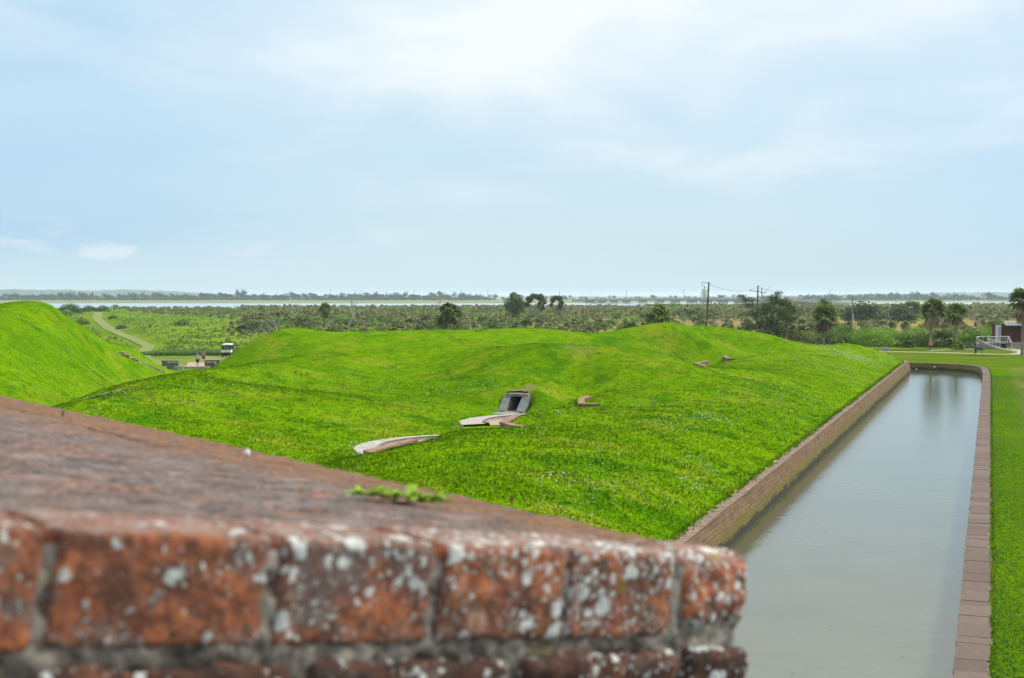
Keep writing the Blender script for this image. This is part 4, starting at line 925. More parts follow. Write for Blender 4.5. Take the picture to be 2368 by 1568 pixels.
# paths on the far lawn
def gz(p): return [(q[0], q[1], .03) for q in p]
tag(ribbon('path', gz([P(u, v, 0) for u, v in ((1990, 812.5), (2047, 813.6), (2100, 814.3), (2149, 815), (2200, 816.4), (2250, 818), (2306, 820), (2340, 820.2), (2364, 818), (2372, 814.5), (2360, 811.2), (2340, 809.3), (2310, 808))]), 1.9, M_PATH, .0), 'curving pale concrete footpath', 'path', kind='structure')
tag(ribbon('path', gz([P(u, v, 0) for u, v in ((2150, 811.5), (2175, 810), (2210, 809), (2240, 808.2), (2262, 806.5))]), 1.2, M_PATH, .01), 'short branch of the path', 'path', kind='structure')
# ---------------------------------------------------------------- golf cart, seen from behind
cb = P(527, 824.6, -.66); cart = empty('golf_cart', cb, rad(-4), label='utility golf cart with white roof and white cargo bed parked beyond the walkway', cat='golf cart')
M_NAVY = plain('dark_green_blue_paint', (.012, .045, .06), .1, 5, .4); M_TYRE = plain('tyre_rubber', (.015, .015, .016), .1, 10, .85); M_GL = plain('tinted_plastic', (.20, .28, .24), .05, 4, .2)
b = MB(); secs = []
for y, z in ((-.72, 1.80), (-.6, 1.86), (.6, 1.88), (.75, 1.82)): secs.append([(-.70, y, z - .10), (-.68, y, z - .02), (-.5, y, z + .03), (.5, y, z + .03), (.68, y, z - .02), (.70, y, z - .10)])
b.loft(secs, close=True); b.f.append(tuple(range(6))); b.m.append(0); b.f.append(tuple(range(18, 24))); b.m.append(0); b.build('roof', M_WH, cart, True)
for x, y in ((-.6, -.6), (.6, -.6), (-.6, .65), (.6, .65)): MB().tube([(x, y, .8), (x * 1.02, y, 1.76)], .045, 8).build('roof_post', M_NAVY, cart)
MB().box((0, -.58, 1.0), (1.25, .06, .12)).box((0, -.58, 1.70), (1.25, .06, .10)).box((-.52, -.58, 1.35), (.16, .05, .7)).box((.52, -.58, 1.35), (.16, .05, .7)).build('rear_frame', M_NAVY, cart)
MB().box((0, .78, 1.36), (1.15, .03, .62)).build('windshield', M_GL, cart)
MB().box((0, .1, .55), (1.16, 2.2, .35)).box((0, .95, .75), (1.1, .55, .4), taper=.85).build('body', M_NAVY, cart)
cg = MB().box((.06, -1.15, .84), (1.42, .05, .36)).box((-.64, -.75, .84), (.05, .8, .36)).box((.76, -.75, .84), (.05, .8, .36)).box((.06, -.75, .68), (1.4, .85, .05)).build('cargo_bed', M_WH, cart)
MB().box((.06, -1.19, .88), (.18, .04, .05)).build('latch', M_BLK, cg)
MB().box((0, .1, .82), (1.1, .5, .2)).box((0, -.2, 1.08), (1.1, .14, .42)).build('seat', plain('beige_vinyl', (.35, .30, .24)), cart)
for x in (-.56, .56):
    for y in (-.75, .85):
        w_ = MB().tube([(x - .10, y, .25), (x - .085, y, .25), (x + .085, y, .25), (x + .10, y, .25)], [.21, .25, .25, .21], 18).build('wheel', M_TYRE, cart); MB().tube([(x - .104, y, .25), (x + .104, y, .25)], .12, 12).build('rim', M_WH, w_)
MB().box((-.78, .6, 1.28), (.12, .04, .2)).box((-.68, .6, 1.3), (.12, .02, .02)).build('mirror', M_BLK, cart)
# ---------------------------------------------------------------- brick building with ramp and steps
bY = 206.5; bl = empty('brick_building', (79.6, bY + 2, 0), label='low reddish brown brick building with a white roof edge, steps and curved ramp', cat='building')
def m_bb(T):
    p = T.tc.outputs['Object']; q = T.add('ShaderNodeCombineXYZ', {0: T.math('ADD', T.sep(p)[0], T.sep(p)[1]), 1: T.sep(p)[2]}).outputs[0]
    br = T.add('ShaderNodeTexBrick', {'Vector': q, 'Scale': 1., 'Mortar Size': .02, 'Brick Width': .3, 'Row Height': .16, 'Color1': (.16, .05, .035, 1), 'Color2': (.10, .03, .025, 1), 'Mortar': (.045, .02, .018, 1)}); return br.outputs['Color']
def bchild(mb, n, m): return child_world(mb.build(n, m), bl)
bchild(MB().box((81.2, bY + 2.5, 1.85), (6.1, 4.6, 3.9)), 'wall', mat('dark_red_brick', m_bb, .9, .2))
pn = bchild(MB().box((77.72, bY + .5, 1.8), (.62, .35, 3.7)).box((77.35, bY + .42, 1.8), (.28, .3, 3.72)), 'corner_panel', plain('pale_grey_panel', (.62, .66, .66), .05))
bchild(MB().box((77.78, bY + .30, 1.8), (.42, .04, 3.2)), 'louvre', plain('grey_louvre', (.42, .45, .50), .1, 30))
bchild(MB().box((81.4, bY + .0, 3.85), (5.6, 1.2, .62)), 'roof_edge', M_WH); bchild(MB().box((81.4, bY - .02, 3.60), (5.66, 1.3, .12)), 'gutter', plain('blue_grey_gutter', (.45, .58, .66)))
M_CP = plain('pale_pink_concrete', (.36, .32, .29), .1, 1.5, .85)
mb = MB()
for i in range(5): mb.box((80.6, bY - .5 - .3 * i, .47 - .1 * i - .02), (5.0, .9 + .0, .95 - .2 * i))
bchild(mb, 'steps', M_CP)
bchild(MB().box((77.2, bY - 1.0, .84), (3.4, 1.7, .16)), 'landing', M_CP); bchild(MB().box((77.0, bY - 1.0, .38), (.5, .5, .76)), 'landing_support', M_CP); bchild(MB().box((75.4, bY - .6, .38), (.3, .5, .76)), 'landing_support', M_CP)
rc = smooth_line(np.array([(80., 199.6, .03), (77.6, 200.2, .04), (76.0, 201.0, .14), (74.7, 202.2, .38), (73.95, 203.6, .64), (74.1, 204.9, .85), (75.2, 205.6, .9), (76.4, 205.6, .9)]), .35)
lft, rgt = offs(rc, -.75), offs(rc, .75)
bchild(MB().loft([[(*a[:2], -.1), (*a[:2], a[2]), (*c[:2], c[2]), (*c[:2], -.1)] for a, c in zip(lft, rgt)]), 'ramp', M_CP)
M_RLG = plain('white_rail', (.66, .68, .68), .05)
def railing(line, z0, every=2):
    mb = MB(); mb.tube([(p[0], p[1], p[2] + z0 + .95) for p in line], .05, 6); mb.tube([(p[0], p[1], p[2] + z0 + .12) for p in line], .03, 6)
    for i, p in enumerate(line):
        if i % every == 0: mb.tube([(p[0], p[1], p[2]), (p[0], p[1], p[2] + z0 + .95)], .03, 5)
    return mb
n_ = len(rc)
bchild(MB().loft([[(p[0], p[1], p[2]), (p[0], p[1], p[2] + .95 * min(1, max(0, (i - n_ * .42) / (n_ * .3)))), (q[0], q[1], q[2] + .95 * min(1, max(0, (i - n_ * .42) / (n_ * .3)))), (q[0], q[1], q[2])] for i, (p, q) in enumerate(zip(offs(rc, -.80)[int(n_ * .42):int(n_ * .72)], offs(rc, -.68)[int(n_ * .42):int(n_ * .72)]), int(n_ * .42))], close=True), 'ramp_parapet', M_CP)
bchild(railing(lft[int(n_ * .70):], 0), 'railing', M_RLG); bchild(railing(rgt[int(n_ * .45):int(n_ * .75)], 0), 'railing', M_RLG)
bchild(railing(smooth_line(np.array([(75.3, bY - 1.82, .92), (77., bY - 1.82, .92), (78.75, bY - 1.82, .92)]), .3), 0, 1), 'railing', M_RLG)
for x in (78.8, 82.6): bchild(MB().tube([(x, bY - .4, 1.85), (x, bY - 2.0, .95)], .09, 6).tube([(x, bY - .4, .9), (x, bY - .4, 1.85)], .04, 6).tube([(x, bY - 2., 0), (x, bY - 2., .95)], .04, 6), 'handrail', M_RLG)
# ---------------------------------------------------------------- poles and wires
M_POLE = plain('creosoted_pole', (.10, .085, .07), .2, 2, .9); M_POLEG = plain('weathered_pole', (.22, .21, .19), .2, 2, .9); M_WIRE = plain('wire', (.10, .11, .12), .05)
def pole(u, vt, Y, lab, lean=0., r=.15, zb=-.75, m=None):
    t = PD(u, vt, Y); e = empty('utility_pole', (t[0] - lean, Y, zb), label=lab, cat='utility pole')
    child_world(MB().tube([(t[0] - lean, Y, zb), (t[0] - lean * .4, Y, (zb + t[2]) * .6), tuple(t)], [r * 1.15, r, r * .85], 10).build('pole', m or M_POLE), e); return e, t
pa, ta = pole(1639.5, 652.5, 186, 'dark wooden utility pole with a white transformer, standing behind the mound', .62, .13)
z = PD(1631, 667, 186)[2]; zz = PD(1631, 689, 186)[2]
tr_ = child_world(MB().tube([(ta[0] - .62, 186, zz), (ta[0] - .62, 186, zz + .08), (ta[0] - .62, 186, z - .12), (ta[0] - .62, 186, z)], [.34, .38, .38, .30], 16).build('transformer', plain('transformer_grey', (.80, .84, .86), .04, 3, .5), smooth=False) if False else MB().tube([(ta[0] - .62, 186, zz), (ta[0] - .62, 186, zz + .08), (ta[0] - .62, 186, z - .12), (ta[0] - .62, 186, z)], [.34, .38, .38, .30], 16).build('transformer', plain('transformer_grey', (.80, .84, .86), .04, 3, .5)), pa)
child_world(MB().box((ta[0] - .3, 186, z - .3), (.3, .1, .1)).tube([(ta[0] - .62, 186, z), (ta[0] - .62, 186, z + .3)], .06, 8).tube([(ta[0] - .9, 186, z - .2), (ta[0] - 1.15, 186, z - .9), (ta[0] - 1.3, 186, z - 1.7), (ta[0] - 1.1, 186, z - 2.1), (ta[0] - .5, 186, z - 2.3)], .03, 6).build('bracket', M_WIRE), pa)
child_world(MB().tube([(ta[0] - .1, 186, ta[2] - .1), (ta[0] - .7, 186, ta[2] - .1), (ta[0] - .95, 186, ta[2] + .05), (ta[0] - 1.0, 186, ta[2] - .35), (ta[0] - .8, 186, ta[2] - .7)], .04, 6).build('insulator_arm', M_POLEG), pa)
pb, tb_ = pole(1753, 659.8, 250, 'dark utility pole with a crossarm rising behind the dark cedar', .35, .15)
child_world(MB().tube([(tb_[0] - 1.6, 250, tb_[2] - .95), (tb_[0] + 1.6, 250, tb_[2] - 1.5)], .07, 6).tube([(tb_[0] + .7, 250, tb_[2] - .5), (tb_[0] + .75, 250, tb_[2] - 2.6)], .09, 6).build('crossarm', M_POLEG), pb)
pc, tc_ = pole(1971.6, 690, 232, 'slim grey utility pole right of the short trunked palm', .1, .13, m=M_POLEG)
pd_, td = pole(1973, 726, 218, 'short white metal post beside the slim grey pole', 0, .06, m=M_WH)
def wire(a, b, sag, lab, r=.022):
    a, b = Vector(a), Vector(b); pts = [a.lerp(b, q) + Vector((0, 0, -sag * 4 * q * (1 - q))) for q in np.linspace(0, 1, 24)]
    tag(MB().tube(pts, r, 5).build('power_line', M_WIRE), lab, 'power line')
wire(ta - np.array([0, 0, .25]), tb_ - np.array([0, 0, .3]), .9, 'thin power line from the transformer pole to the crossarm pole')
wire(tb_ - np.array([0, 0, .2]), tc_ + np.array([0, 0, -.1]), 1.3, 'thin power line from the crossarm pole down towards the slim grey pole')
far_first = None
for i, (u, vt) in enumerate(((95, 668), (336, 668), (559, 669.5), (763.5, 668), (958, 671), (1128, 672.5), (1294, 671), (1449, 671), (1581.5, 668), (1919, 671), (2076, 673), (2231, 674))):
    t = PD(u, vt, 2380)
    if far_first is None:
        far_first = empty('distant_pole', (t[0], 2380, -.8), label='thin distant utility pole on the causeway beyond the river', cat='utility pole', group='distant poles along the causeway')
        MB().tube([(0, 0, 0), (0, 0, 19.)], [.42, .32], 6).build('pole', M_WIRE, far_first); MB().box((0, 0, 17.6), (3.4, .3, .3)).build('crossarm', M_WIRE, far_first)
    else:
        c = copy_thing(far_first); c.location = (t[0], 2380, -.8 + (t[2] - 18.9) * .6)
# ---------------------------------------------------------------- bridge over the river
br = empty('road_bridge', PD(1640, 700, 1180), label='long low concrete road bridge crossing the river behind the scrub', cat='bridge')
line = smooth_line(np.array([PD(1330, 692, 1800), PD(1400, 690.5, 1620), PD(1500, 689, 1420), PD(1640, 688.4, 1200), (PD(1760, 689.2, 1060)), PD(1840, 692, 960), PD(1920, 697, 880), PD(1990, 703, 820)]), 12.)
M_BR = plain('bridge_concrete', (.42, .42, .38), .1, .2, .9); M_BRD = plain('shaded_beam_concrete', (.30, .30, .28), .1, .2, .9)
def prism(w0, w1, za, zb_): return [[(*a[:2], a[2] + za), (*c[:2], a[2] + za), (*c[:2], a[2] + zb_), (*a[:2], a[2] + zb_)] for a, c in zip(offs(line, w0), offs(line, w1))]
child_world(MB().loft(prism(-5.5, 5.5, -1.5, -.9), close=True).build('deck', M_BR), br)
child_world(MB().loft(prism(-4.8, 4.8, -3.0, -1.55), close=True).build('girders', M_BRD), br)
for s in (-1, 1): child_world(MB().loft(prism(s * 5.5 - .15, s * 5.5 + .15, -.9, 0), close=True).build('parapet', M_BR), br)
for u in (1366, 1392, 1420, 1450, 1486, 1526, 1562, 1598, 1636, 1676, 1716, 1760, 1806, 1852):
    us_ = [proj(p)[0] for p in line]; i = int(np.argmin(np.abs(np.array(us_) - u))); p = line[i]; mb = MB().box((p[0], p[1], p[2] - 3.5), (10.5, 1.6, 1.1), -.5)
    for q in np.linspace(-4.6, 4.6, 7): mb.tube([(p[0] + q * .88, p[1] - q * .48, -2), (p[0] + q * .86, p[1] - q * .47, p[2] - 3.2)], .35, 6)
    child_world(mb.build('pier', M_BR), br)
# two small white birds over the far end of the moat
for i, (u, v, y) in enumerate(((2119.8, 853.5, 150), (2161.6, 848.7, 152))):
    p = PD(u, v, y); b = MB().tube([p + .5 * np.array(q) for q in ((-.16, 0, -.22), (-.1, 0, -.12), (0, 0, .02), (.07, 0, .13), (.12, 0, .2))], [.005, .035, .045, .03, .01], 8)
    b.put([p + .5 * np.array(q) for q in ((0, .02, .05), (-.05, .32, .12), (-.12, .5, .02), (-.1, .18, -.05))], [(0, 1, 2, 3)]); b.put([p + .5 * np.array(q) for q in ((0, -.02, .05), (-.05, -.3, .16), (-.12, -.46, .1), (-.1, -.18, -.05))], [(0, 1, 2, 3)])
    tag(b.build('white_bird', M_WH, smooth=True), ('small white bird low over the far end of the moat, nearer the long wall', 'small white bird in front of the far moat wall, middle of its width')[i], 'bird')
# ---------------------------------------------------------------- vegetation generators
def cloud_quads(blobs, n, size, rs, flat=0., shell=.45, droop=0.):
    """leaf clumps spread through overlapping crown lobes"""
    bl = np.array(blobs, float); vol = (bl[:, 3] * bl[:, 4] * bl[:, 5]) ** .67; pick = rs.choice(len(bl), n, p=vol / vol.sum()); b = bl[pick]
    d = rs.normal(size=(n, 3)); d /= np.linalg.norm(d, axis=1)[:, None]; r = rs.uniform(0, 1, n) ** shell * rs.uniform(.8, 1.12, n)
    c = b[:, :3] + d * b[:, 3:] * r[:, None]
    nrm = d + rs.normal(size=(n, 3)) * .8 + np.array([0, 0, flat]); nrm /= np.linalg.norm(nrm, axis=1)[:, None]
    t = np.cross(nrm, rs.normal(size=(n, 3))); t /= np.linalg.norm(t, axis=1)[:, None] + 1e-9; w = np.cross(nrm, t)
    s = size * rs.uniform(.5, 1.3, n)[:, None]
    v = np.stack([c - t * s, c - w * s * .45 + nrm * s * .15, c + t * s, c + w * s * .45 + nrm * s * .15], 1)
    return v.reshape(-1, 3), np.arange(n * 4).reshape(n, 4)
def fans(n, rs, c, R, up=(.1, 1.3), blades=9, ln=1., wid=.09, pet=.5, droop=.25, spread=2.2):
    """fan palm fronds: a stalk and a folded fan of narrow blades"""
    V = []; Fq = []
    for i in range(n):
        az = rs.uniform(0, math.tau); el_ = rs.uniform(*up); d = np.array([math.cos(az) * math.cos(el_), math.sin(az) * math.cos(el_), math.sin(el_)])
        sdv = np.array([-math.sin(az), math.cos(az), 0]); u_ = np.cross(sdv, d); base = np.array(c, float); s = R * rs.uniform(.75, 1.15); hub = base + d * s * pet + np.array([0, 0, -droop * .15 * s])
        k = len(V); V += [base - sdv * .02, base + sdv * .02, hub + sdv * .01, hub - sdv * .01]; Fq.append((k, k + 1, k + 2, k + 3))
        tilt = rs.uniform(-.5, .5)
        for j in range(blades):
            a = (j / (blades - 1) - .5) * spread + rs.uniform(-.06, .06); dd = d * math.cos(a) + (sdv * math.cos(tilt) + u_ * math.sin(tilt)) * math.sin(a); L_ = s * (1 - pet) * ln * (1 - .25 * abs(a) / 1.6) * rs.uniform(.85, 1.1)
            mid = hub + dd * L_ * .55; tip = hub + dd * L_ + np.array([0, 0, -droop * L_ * rs.uniform(.6, 1.5)]); w = np.cross(dd, u_ + rs.normal(size=3) * .4); w = w / (np.linalg.norm(w) + 1e-9) * s * wid
            k = len(V); V += [hub, mid - w, tip, mid + w]; Fq.append((k, k + 1, k + 2, k + 3))
    return V, Fq
LEAF = dict(
    palm=leafy('palm_fronds', (.050, .085, .018), (.17, .23, .055), .2), palmy=leafy('yellow_green_fronds', (.09, .15, .015), (.27, .34, .045), .25),
    dead=leafy('dead_fronds', (.14, .105, .06), (.34, .27, .16), .1), pmet=leafy('palmetto_leaves', (.085, .12, .03), (.34, .38, .12), .2, .6, .5),
    bush=leafy('bush_leaves', (.055, .11, .015), (.20, .31, .05), .2, .5, .4), bright=leafy('bright_bush_leaves', (.07, .16, .007), (.25, .43, .03), .3, .5, .4),
    dark=leafy('dark_cedar_leaves', (.016, .032, .008), (.085, .125, .028), .08, .5, .2), grey=leafy('grey_twigs', (.13, .115, .095), (.33, .30, .25), .05, .5),
    far=leafy('far_tree_leaves', (.035, .07, .018), (.13, .19, .05), .12, .02, .3), farg=leafy('far_marsh_bush', (.08, .15, .02), (.22, .30, .05), .2, .02, .3))
M_TRUNK = plain('palm_trunk', (.27, .235, .20), .2, 3, .9, (.15, .125, .10)); M_BARK = plain('grey_bark', (.20, .17, .145), .25, 1.5, .9); M_DEADW = plain('bleached_dead_wood', (.40, .37, .33), .15, 1.2, .9)
def trunk(par, pts, r, m, name='trunk', n=10):
    return MB().tube(pts, r, n).build(name, m, par)
def palm(u, vb, vt, cw, Y, lab, seed, zb=0., dead=.35, lean=.0, crown_h=None, group=None):
    rs = np.random.RandomState(seed); t = PD(u, vt, Y); top = t[2]; H = top - zb; R = cw / F * Y / 2; e = empty('palm_tree', (t[0], Y, zb), label=lab, cat='palm tree', group=group)
    ch = H - R * .95; pts = [(lean * q * q, 0, ch * q) for q in np.linspace(0, 1, 8)]
    trunk(e, pts, [.26, .20, .18, .17, .17, .18, .20, .22], M_TRUNK, n=12)
    c = (lean, 0, ch)
    V, Fq = fans(46, rs, c, R * 1.08, (-.25, 1.5), 13, 1., .045, .42, .42, 2.5); o = obj('fronds', V, np.array(Fq), LEAF['palm'], e)
    V, Fq = fans(14, rs, (lean, 0, ch + .1), R * 1.0, (.7, 1.5), 12, 1., .045, .4, .2, 2.2); obj('young_fronds', V, np.array(Fq), LEAF['palmy'], e)
    V, Fq = fans(int(40 * dead) + 4, rs, (lean, 0, ch - .1), R * .85, (-1.3, -.35), 11, 1., .06, .45, .7, 1.8); obj('dead_fronds', V, np.array(Fq), LEAF['dead'], e)
    V, Fq = fans(16, rs, (lean, 0, ch - .3), R * .75, (-1.0, -.2), 11, 1., .05, .4, .6, 2.2); obj('lower_fronds', V, np.array(Fq), LEAF['palm'], e)
    return e
palm(2153, 809, 685, 68, 198, 'tall palm with a full grey green crown, left one of the pair by the path', 1, dead=.7, lean=.25)
palm(2214, 809, 696, 54, 203, 'slimmer palm right of the tall one, rising from a low palmetto', 2, dead=.5, lean=-.15)
palm(2366, 822, 660, 82, 181, 'large palm at the right edge of the view, partly hiding the brick building', 3, dead=.6, lean=.1)
palm(1905, 812, 700, 66, 207, 'stout palm with yellow and brown hanging fronds behind the end of the mound', 4, -.6, dead=.9)
palm(752, 800, 699, 34, 262, 'lone thin trunked palm rising just behind the left part of the back mound', 5, -.75, dead=.5)
def dome_palm(u, vb, vt, wd_, Y, lab, seed, mt='palm'):
    rs = np.random.RandomState(seed); a = PD(u, vt, Y); zb = PD(u, vb, Y)[2] - 1.2; R = wd_ / F * Y / 2; H = a[2] - zb; e = empty('fan_palm', (a[0], Y, zb), label=lab, cat='palm')
    trunk(e, [(0, 0, 0), (0, 0, H * .45)], [.32, .26], M_TRUNK)
    V = []; Fq = []
    for zc, up, n in ((H * .30, (-.5, .5), 26), (H * .45, (-.1, .9), 30), (H * .55, (.5, 1.5), 30)):
        v, f = fans(n, rs, (0, 0, zc), R * 1.12, up, 13, 1., .055, .4, .45, 2.3); b = len(V); V += v; Fq += [tuple(i + b for i in q) for q in f]
    obj('fronds', V, np.array(Fq), LEAF[mt], e); V, Fq = fans(14, rs, (0, 0, H * .35), R * .9, (-.6, .1), 10, 1., .06, .4, .6, 1.8); obj('dead_fronds', V, np.array(Fq), LEAF['dead'], e)
dome_palm(1040, 760, 688, 68, 240, 'large round dark fan palm standing behind the middle of the back mound', 6)
dome_palm(1522, 750, 702, 66, 215, 'bushy yellow green fan palm just behind the highest back mound', 7, 'palmy')
def branchy(rs, H, spread=.9, levels=4, r0=.16, lean=(0, 0), split=(2, 4), twig=1.):
    """bare branching limbs"""
    mb = MB()
    def grow(p, d, ln, r, lv):
        pts = [p]; q = p; dd = d
        for i in range(4):
            dd = dd + Vector(rs.normal(size=3)) * .16; dd.z += .03; dd.normalize(); q = q + dd * ln / 4; pts.append(q)
        mb.tube(pts, [r, r * .88, r * .78, r * .68, r * .55], 5 if lv > 1 else 6)
        if lv >= levels: return
        for i in range(rs.randint(*split)):
            a = dd.orthogonal().normalized(); a.rotate(Matrix.Rotation(rs.uniform(0, math.tau), 3, dd)); nd = (dd + a * spread * rs.uniform(.6, 1.3)).normalized()
            grow(pts[rs.randint(2, 5)], nd, ln * rs.uniform(.55, .8), r * .52, lv + 1)
    grow(Vector((0, 0, -.2)), Vector((lean[0], lean[1], 1)).normalized(), H * .48, r0, 1); return mb
def dead_tree(u, vb, vt, Y, lab, seed, spread=.9, levels=5, r0=.17, lean=(0, 0), m=None, group=None, name='dead_tree'):
    rs = np.random.RandomState(seed); t = PD(u, vt, Y); zb = min(PD(u, vb, Y)[2], 0) if vb > 790 else PD(u, vb, Y)[2]; zb = -.8; e = empty(name, (t[0], Y, zb), rs.uniform(0, 6.28), label=lab, cat='dead tree', group=group)
    mb = branchy(rs, (t[2] - zb) * 1.0, spread, levels, r0, lean); zt = max(v[2] for v in mb.v); s = (t[2] - zb) / zt; mb.v = [(x * s, y * s, z * s) for x, y, z in mb.v]
    mb.build('trunk', m or M_DEADW, e); return e
for i, a in enumerate((
    (802, 760, 668, 330, 'tall bleached dead tree standing above the scrub, right of the lone thin palm', 1, .8, 5, .24),
    (845, 775, 705, 270, 'low sprawling grey dead tree behind the left part of the back mound', 23, 1.2, 6, .13),
    (1018, 745, 671, 420, 'tall bare dead tree crown just left above the round dark fan palm', 3, .7, 6, .16),
    (1352, 740, 674, 480, 'bare grey dead tree rising above the scrub left of the bridge', 4, .8, 6, .2),
    (650, 775, 728, 262, 'short pale broken dead tree at the left end of the back mound', 15, .9, 3, .16),
    (618, 790, 738, 255, 'pale broken stump with a thin branch, leftmost among the dead trees', 6, .8, 3, .13),
    (580, 790, 712, 262, 'grey leafless thicket tree at the left edge of the scrub', 7, 1.1, 7, .12),
    (1090, 745, 708, 330, 'forked white dead tree right of the round dark fan palm', 8, .9, 3, .12),
    (1362, 755, 716, 330, 'short white forked snag in the scrub under the left end of the bridge', 9, .9, 3, .12),
    (1240, 735, 690, 400, 'white trunked snag under the flat topped dark tree', 10, .5, 3, .13),
    (1640 + 68, 770, 660, 200, 'tall dark bare dead tree left of the dark cedar', 31, .6, 6, .20),
    (1688, 775, 698, 192, 'sprawling pale dead tree between the transformer pole and the cedar', 12, 1.3, 7, .15),
    (1740, 770, 700, 186, 'tangled pale dead tree in front of the left side of the cedar', 13, 1.3, 7, .13),
    (1662, 778, 716, 176, 'low grey leafless bush just right of the transformer pole', 14, 1.2, 7, .09),
    (1598, 752, 722, 225, 'thin white snag left of the transformer pole', 16, .5, 3, .08),
    (2040, 765, 712, 260, 'branching white dead tree in the tan grass left of the tall palm', 17, 1.0, 5, .15),
    (2042 + 220, 760, 700, 300, 'large pale dead tree left of the brick building', 18, .9, 6, .26),
    (2062, 760, 700, 420, 'white leaning snag behind the branching white dead tree', 19, .7, 3, .14),
    (2270, 750, 694, 420, 'bare twiggy grey tree behind the large pale dead tree', 20, 1.0, 7, .16),
    (2010, 750, 694, 500, 'bare twiggy grey tree right of the slim grey pole', 21, 1.1, 7, .16),
    (1850 - 10, 745, 695, 440, 'bare twiggy grey tree between the cedar and the stout palm', 22, 1.1, 7, .16))):
    dead_tree(*a, m=(M_BARK if 'grey' in a[4] or 'dark bare' in a[4] else M_DEADW))
sect = [(560, 'at the left scrub edge'), (640, 'right of the scrub edge thicket'), (700, 'left of the lone palm'), (752, 'close left of the lone palm'), (802, 'close right of the lone palm'), (860, 'right of the tall dead tree'), (930, 'left of the middle scrub'), (1000, 'left of the round fan palm'), (1040, 'close left of the round fan palm'), (1090, 'close right of the round fan palm'), (1160, 'by the forked dead tree'), (1215, 'under the rounded tree'), (1270, 'under the flat topped tree'), (1335, 'right of the flat topped tree'), (1400, 'under the left bridge end'), (1460, 'under the bridge'), (1522, 'left of the bushy fan palm'), (1580, 'right of the bushy fan palm'), (1640, 'left of the transformer pole'), (1720, 'right of the transformer pole'), (1800, 'behind the cedar'), (1870, 'right of the cedar'), (1940, 'around the stout palm'), (2010, 'by the slim grey pole'), (2080, 'left of the tall palm'), (2153, 'close left of the tall palm'), (2214, 'between the two tall palms'), (2290, 'right of the slimmer palm'), (2700, 'behind the brick building')]
for i in range(26):
    rs = np.random.RandomState(100 + i); u = rs.uniform(540, 1500) if i < 18 else rs.uniform(1560, 2300); Y = rs.uniform(300, 700); dead_tree(u, 0, PD(u, 0, Y)[2] * 0 + 682.5 + (8.4 - rs.uniform(2.2, 5.2)) / Y * F, Y, ('small bleached ' if i % 2 == 0 else 'small grey ') + 'bare tree, ' + ('near' if Y < 450 else 'far') + ' in the scrub ' + [q for q in sect if u < q[0]][0][1], 200 + i, 1.1, 5, .11, m=M_BARK if i % 2 else M_DEADW, group=('bleached ' if i % 2 == 0 else 'grey ') + 'bare trees, ' + ('near' if Y < 450 else 'far') + ' in the scrub ' + [q for q in sect if u < q[0]][0][1])
# ---- the dark cedar
def leaf_tree(name, u, vb, vt, Y, blobs, n, size, lab, seed, lf='bush', m=None, zb=-.75, cat='tree', limbs=True, group=None, flat=.2, shell=.45, wsc=1.):
    rs = np.random.RandomState(seed); t = PD(u, vt, Y); H = t[2] - zb; blobs = [(x * wsc, y * wsc, z, a * wsc, b * wsc, c) for x, y, z, a, b, c in blobs]; e = empty(name, (t[0], Y, zb), label=lab, cat=cat, group=group)
    bl = [(x * H, y * H, z * H, a * H, b * H, c * H) for x, y, z, a, b, c in blobs]; v, f = cloud_quads(bl, n, size, rs, flat, shell); obj('crown', v, f, LEAF[lf], e)
    mb = MB().tube([(0, 0, -.1), (rs.uniform(-.1, .1), 0, H * .25), (rs.uniform(-.2, .2), 0, H * .5)], [.032 * H, .026 * H, .015 * H], 8)
    for x, y, z, a, b, c in bl[:14]: mb.tube([(0, 0, H * .12), (x * .45, y * .45, max(z * .6, H * .15)), (x, y, z)], [.014 * H, .011 * H, .005 * H], 5)
    mb.build('trunk', m or M_BARK, e); return e
rs = np.random.RandomState(5)
ced = [(-.30, 0, .88, .16, .14, .045), (-.24, .1, .80, .14, .15, .05), (-.38, 0, .93, .08, .08, .03), (.08, 0, .90, .15, .15, .07), (.16, 0, .97, .09, .09, .045), (.25, .05, .84, .15, .15, .07), (-.02, -.1, .76, .22, .2, .08), (.20, -.1, .70, .22, .2, .09), (.36, 0, .74, .14, .14, .06), (-.20, -.1, .66, .20, .18, .07), (.05, -.15, .56, .30, .2, .09), (.32, -.05, .58, .20, .18, .07), (-.22, -.1, .48, .26, .2, .07), (.12, -.2, .42, .36, .22, .09), (-.05, -.2, .30, .38, .25, .10), (.34, -.1, .33, .3, .22, .09), (-.36, -.05, .33, .22, .2, .07), (.6, -.1, .2, .3, .2, .13), (.1, -.2, .15, .5, .25, .12)]
leaf_tree('cedar_tree', 1775, 800, 674, 190, ced, 15000, .13, 'large dark cedar with layered ragged branches behind the right end of the mounds', 9, 'dark', flat=.6, shell=.6)
# ---- middle-distance trees standing over the scrub
HB = [(0, 0, .62, .55, .5, .36), (-.5, 0, .45, .45, .4, .34), (.5, 0, .48, .45, .4, .36), (0, -.2, .28, .8, .5, .28), (-.75, 0, .25, .4, .4, .25), (.8, 0, .28, .4, .4, .26)]
flat_top = [(-.5, 0, .8, .3, .3, .12), (-.15, 0, .92, .34, .3, .10), (.3, 0, .88, .35, .3, .13), (.55, 0, .72, .25, .25, .12), (-.7, 0, .62, .22, .2, .1), (.35, 0, .55, .3, .3, .18)]
round_top = [(0, 0, .72, .42, .42, .28), (-.35, 0, .55, .32, .3, .22), (.35, 0, .55, .34, .3, .24), (0, 0, .4, .5, .4, .25), (-.1, 0, .88, .2, .2, .12)]
leaf_tree('flat_topped_tree', 1240, 0, 680, 460, flat_top, 1700, .5, 'dark flat topped tree above the middle of the scrub', 31, 'far', wsc=.5)
